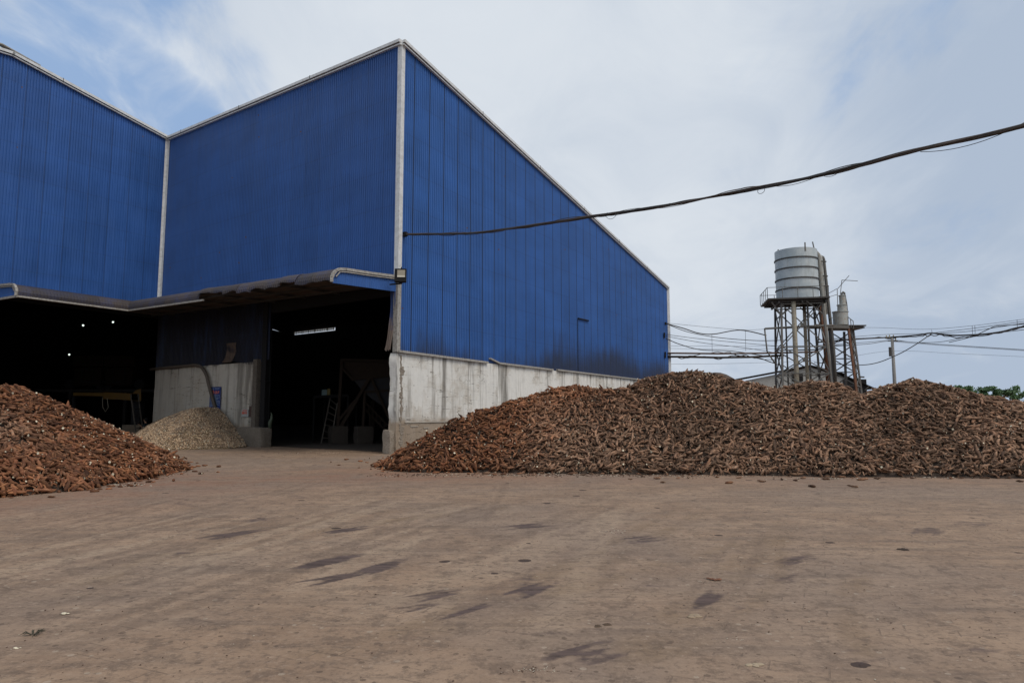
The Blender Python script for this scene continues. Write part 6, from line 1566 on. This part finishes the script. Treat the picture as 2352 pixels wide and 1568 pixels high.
# the big bundle strung over the yard
def bundle():
    wp = onv(931, 538, O + NC * .12, O + NC * .12 + UC); s_ = (wp - O).dot(UC)
    endp = at(2352, 289, 12.5)
    A2, B2 = wp, endp
    knots = [(1010, 537.5), (1100, 534), (1200, 521), (1290, 508), (1360, 497), (1500, 477), (1620, 455), (1740, 432), (1860, 408), (1980, 378), (2100, 346), (2230, 318), (2352, 289), (2520, 240)]
    P_ = [wp] + [onv(x, y, A2, B2) for x, y in knots]; pts = []
    for i in range(len(P_) - 1):
        p0 = P_[max(i - 1, 0)]; p1 = P_[i]; p2 = P_[i + 1]; p3 = P_[min(i + 2, len(P_) - 1)]; N = max(6, int((p2 - p1).length / .15))
        for k in range(N):
            t = k / N; pts.append(0.5 * ((2 * p1) + (-p0 + p2) * t + (2 * p0 - 5 * p1 + 4 * p2 - p3) * t * t + (-p0 + 3 * p1 - 3 * p2 + p3) * t ** 3))
    e_ = (pts[-1] - pts[-6]).normalized(); pts += [pts[-1] + e_ * (.3 * k) + Vector((0, 0, .012 * k * k * .09)) for k in range(1, 50)]
    dist = [0]
    for a_, b_ in zip(pts[:-1], pts[1:]): dist.append(dist[-1] + (b_ - a_).length)
    Tt = thing('cable_bundle', wp, 'thick tattered bundle of brown cables slung from the warehouse corner across the sky', 'cable bundle')
    d0 = (pts[-1] - pts[0]).normalized(); sx = d0.cross(Vector((0, 0, 1))).normalized(); uz = sx.cross(d0)
    for k in range(9):
        thin = k >= 5; rr = .0065 if k >= 6 else (.010 if thin else .025)
        line = []
        for i, p in enumerate(pts):
            q = dist[i]; tw = q * (0.9 + .13 * k) + k * 1.3; loose = 1.0 + (1.3 if thin else .2) * max(0, mnoise.noise(Vector((q * .45, k * 3.3, 0)))) * 2.2
            rad = (.024 if not thin else .034) * loose
            tie = abs(math.sin(q * math.pi / 2.1)) ** .4; rad *= (.55 + .45 * tie)
            rad = min(rad, .02 + .02 * q)
            line.append(p + sx * math.cos(tw) * rad + uz * (math.sin(tw) * rad - (.035 * max(0, mnoise.noise(Vector((q * .6, k, 5)))) * (2.4 if thin else .4))))
        mb = MB(); mb.tube(line, rr, 6); mb.build('strand', M_BROWNCAB if k % 2 == 0 else M_BLACKRUB, Tt, smooth=True)
    q = 2.1; i = 0
    mb = MB()
    while q < dist[-1]:
        while i < len(dist) - 1 and dist[i] < q: i += 1
        p = pts[i]; mb.tube([p - d0 * .03, p + d0 * .03], .042, 10); q += 2.1
    mb.build('tie', M_BLACKRUB, Tt)
    mb = MB(); c_ = onv(1748, 431, A2, B2); r_ = .075
    mb.tube([c_ + d0 * (r_ * 1.2 * math.cos(a_)) + Vector((0, 0, .0 - r_ + r_ * math.sin(a_))) for a_ in np.linspace(1.9, 7.6, 22)], .006, 6)
    mb.build('loose_loop', M_BLACKRUB, Tt, smooth=True)
    mb = MB(); c_ = onv(1405, 490.5, A2, B2); mb.tube([c_ + d0 * (.25 * t) + Vector((0, 0, -.16 * (1 - t * t))) for t in np.linspace(-1, 1, 14)], .006, 6)
    mb.build('loose_loop', M_BLACKRUB, Tt, smooth=True)
    mb = MB(); c_ = onv(1910, 396, A2, B2); mb.tube([c_ + d0 * (.22 * t) + Vector((0, 0, -.09 * (1 - t * t))) for t in np.linspace(-1, 1, 14)], .006, 6)
    mb.build('loose_loop', M_BLACKRUB, Tt, smooth=True)
    mb = MB(); c_ = onv(2230, 318, A2, B2); mb.tube([c_ + d0 * (.9 * t) + Vector((0, 0, .02 - .15 * (1 - t * t))) for t in np.linspace(-1, 1, 14)], .007, 6)
    mb.build('loose_loop', M_BLACKRUB, Tt, smooth=True)
    mb = MB(); mb.box(wp, (.14, .14, .18), math.atan2(UC.y, UC.x)); mb.bar(wp + Vector((0, 0, .06)), wp - NC * .15 + Vector((0, 0, .06)), .05); mb.build('wall_anchor', M_BLACK, Tt)
bundle()

# ------------------------------------------------------------------ trees on the horizon at right
def mat_leaf():
    m, t = newmat('leaves'); oi = t.sep(t.attr('rc', 'Vector'))
    c = t.mix(oi[0], (0.040, 0.085, 0.036), (0.10, 0.19, 0.075)); setb(t, c, .6); return m
M_LEAF = mat_leaf(); M_BARK = simple('bark', (0.09, 0.07, 0.05), .9)
def tree(px, ptop, wpx, Y, label, seed):
    rng = np.random.default_rng(seed); top_ = at(px, ptop, Y); half = wpx / F * Y / 2; base = V3(top_, 0); H = top_.z
    Tt = thing('tree', base, label, 'tree', 'trees on the horizon')
    mb = MB(); mb.tube([base, base + Vector((.1, 0, H * .3)), base + Vector((0, 0, H * .6)), base + Vector((.1, .1, H * .85))], [.22, .17, .1, .03], 8)
    for k in range(7):
        a_ = k * 2.4; b0 = base + Vector((0, 0, H * (.3 + .07 * k))); mb.tube([b0, b0 + Vector((math.cos(a_) * half * .4, math.sin(a_) * half * .4, H * .1)), b0 + Vector((math.cos(a_) * half * .75, math.sin(a_) * half * .75, H * .15))], [.08, .05, .02], 6)
    mb.build('trunk', M_BARK, Tt, smooth=True)
    clumps = []
    for _ in range(34):
        a_ = rng.uniform(0, 6.28); r_ = half * math.sqrt(rng.random()) * .95; z_ = H * (.25 + .72 * rng.random()); f = 1 - ((z_ / H - .55) / .6) ** 2
        clumps.append((base.x + math.cos(a_) * r_ * f, base.y + math.sin(a_) * r_ * f, z_, rng.uniform(.35, .75), rng.random()))
    V = []; Fq = []; rc = []
    for cx_, cy_, cz_, cr, sh in clumps:
        for _ in range(85):
            d = rng.normal(0, 1, 3); d /= np.linalg.norm(d); p = np.array([cx_, cy_, cz_]) + d * cr * rng.uniform(.4, 1.1) * np.array([1.15, 1.15, .6])
            if p[2] > H: p[2] = H - rng.uniform(0, .2)
            a_ = rng.normal(0, 1, 3); a_ /= np.linalg.norm(a_); b_ = np.cross(a_, rng.normal(0, 1, 3)); b_ /= np.linalg.norm(b_); s_ = rng.uniform(.10, .2)
            k = len(V); V += [p - a_ * s_ - b_ * s_ * .5, p + a_ * s_ - b_ * s_ * .5, p + a_ * s_ + b_ * s_ * .5, p - a_ * s_ + b_ * s_ * .5]; Fq.append((k, k + 1, k + 2, k + 3)); rc += [(np.clip(sh * .6 + rng.random() * .5, 0, 1), 0, 0)] * 4
    me = bpy.data.meshes.new('crown'); mesh_np(me, np.array(V) - np.array(base), np.array(Fq)); at_ = me.attributes.new('rc', 'FLOAT_VECTOR', 'POINT'); at_.data.foreach_set('vector', np.array(rc, dtype=np.float32).ravel())
    me.materials.append(M_LEAF); o = bpy.data.objects.new('crown', me); COL.objects.link(o); o.parent = Tt
tree(2213, 884, 62, 120, 'leftmost small bushy tree behind the right end of the heap', 1)
tree(2266, 885, 66, 118, 'middle bushy tree of the three behind the right end of the heap', 2)
tree(2325, 883, 78, 112, 'largest bushy tree at the right edge of the picture', 3)
tree(2400, 890, 80, 118, 'bushy tree just beyond the right edge of the picture', 4)
print('done')
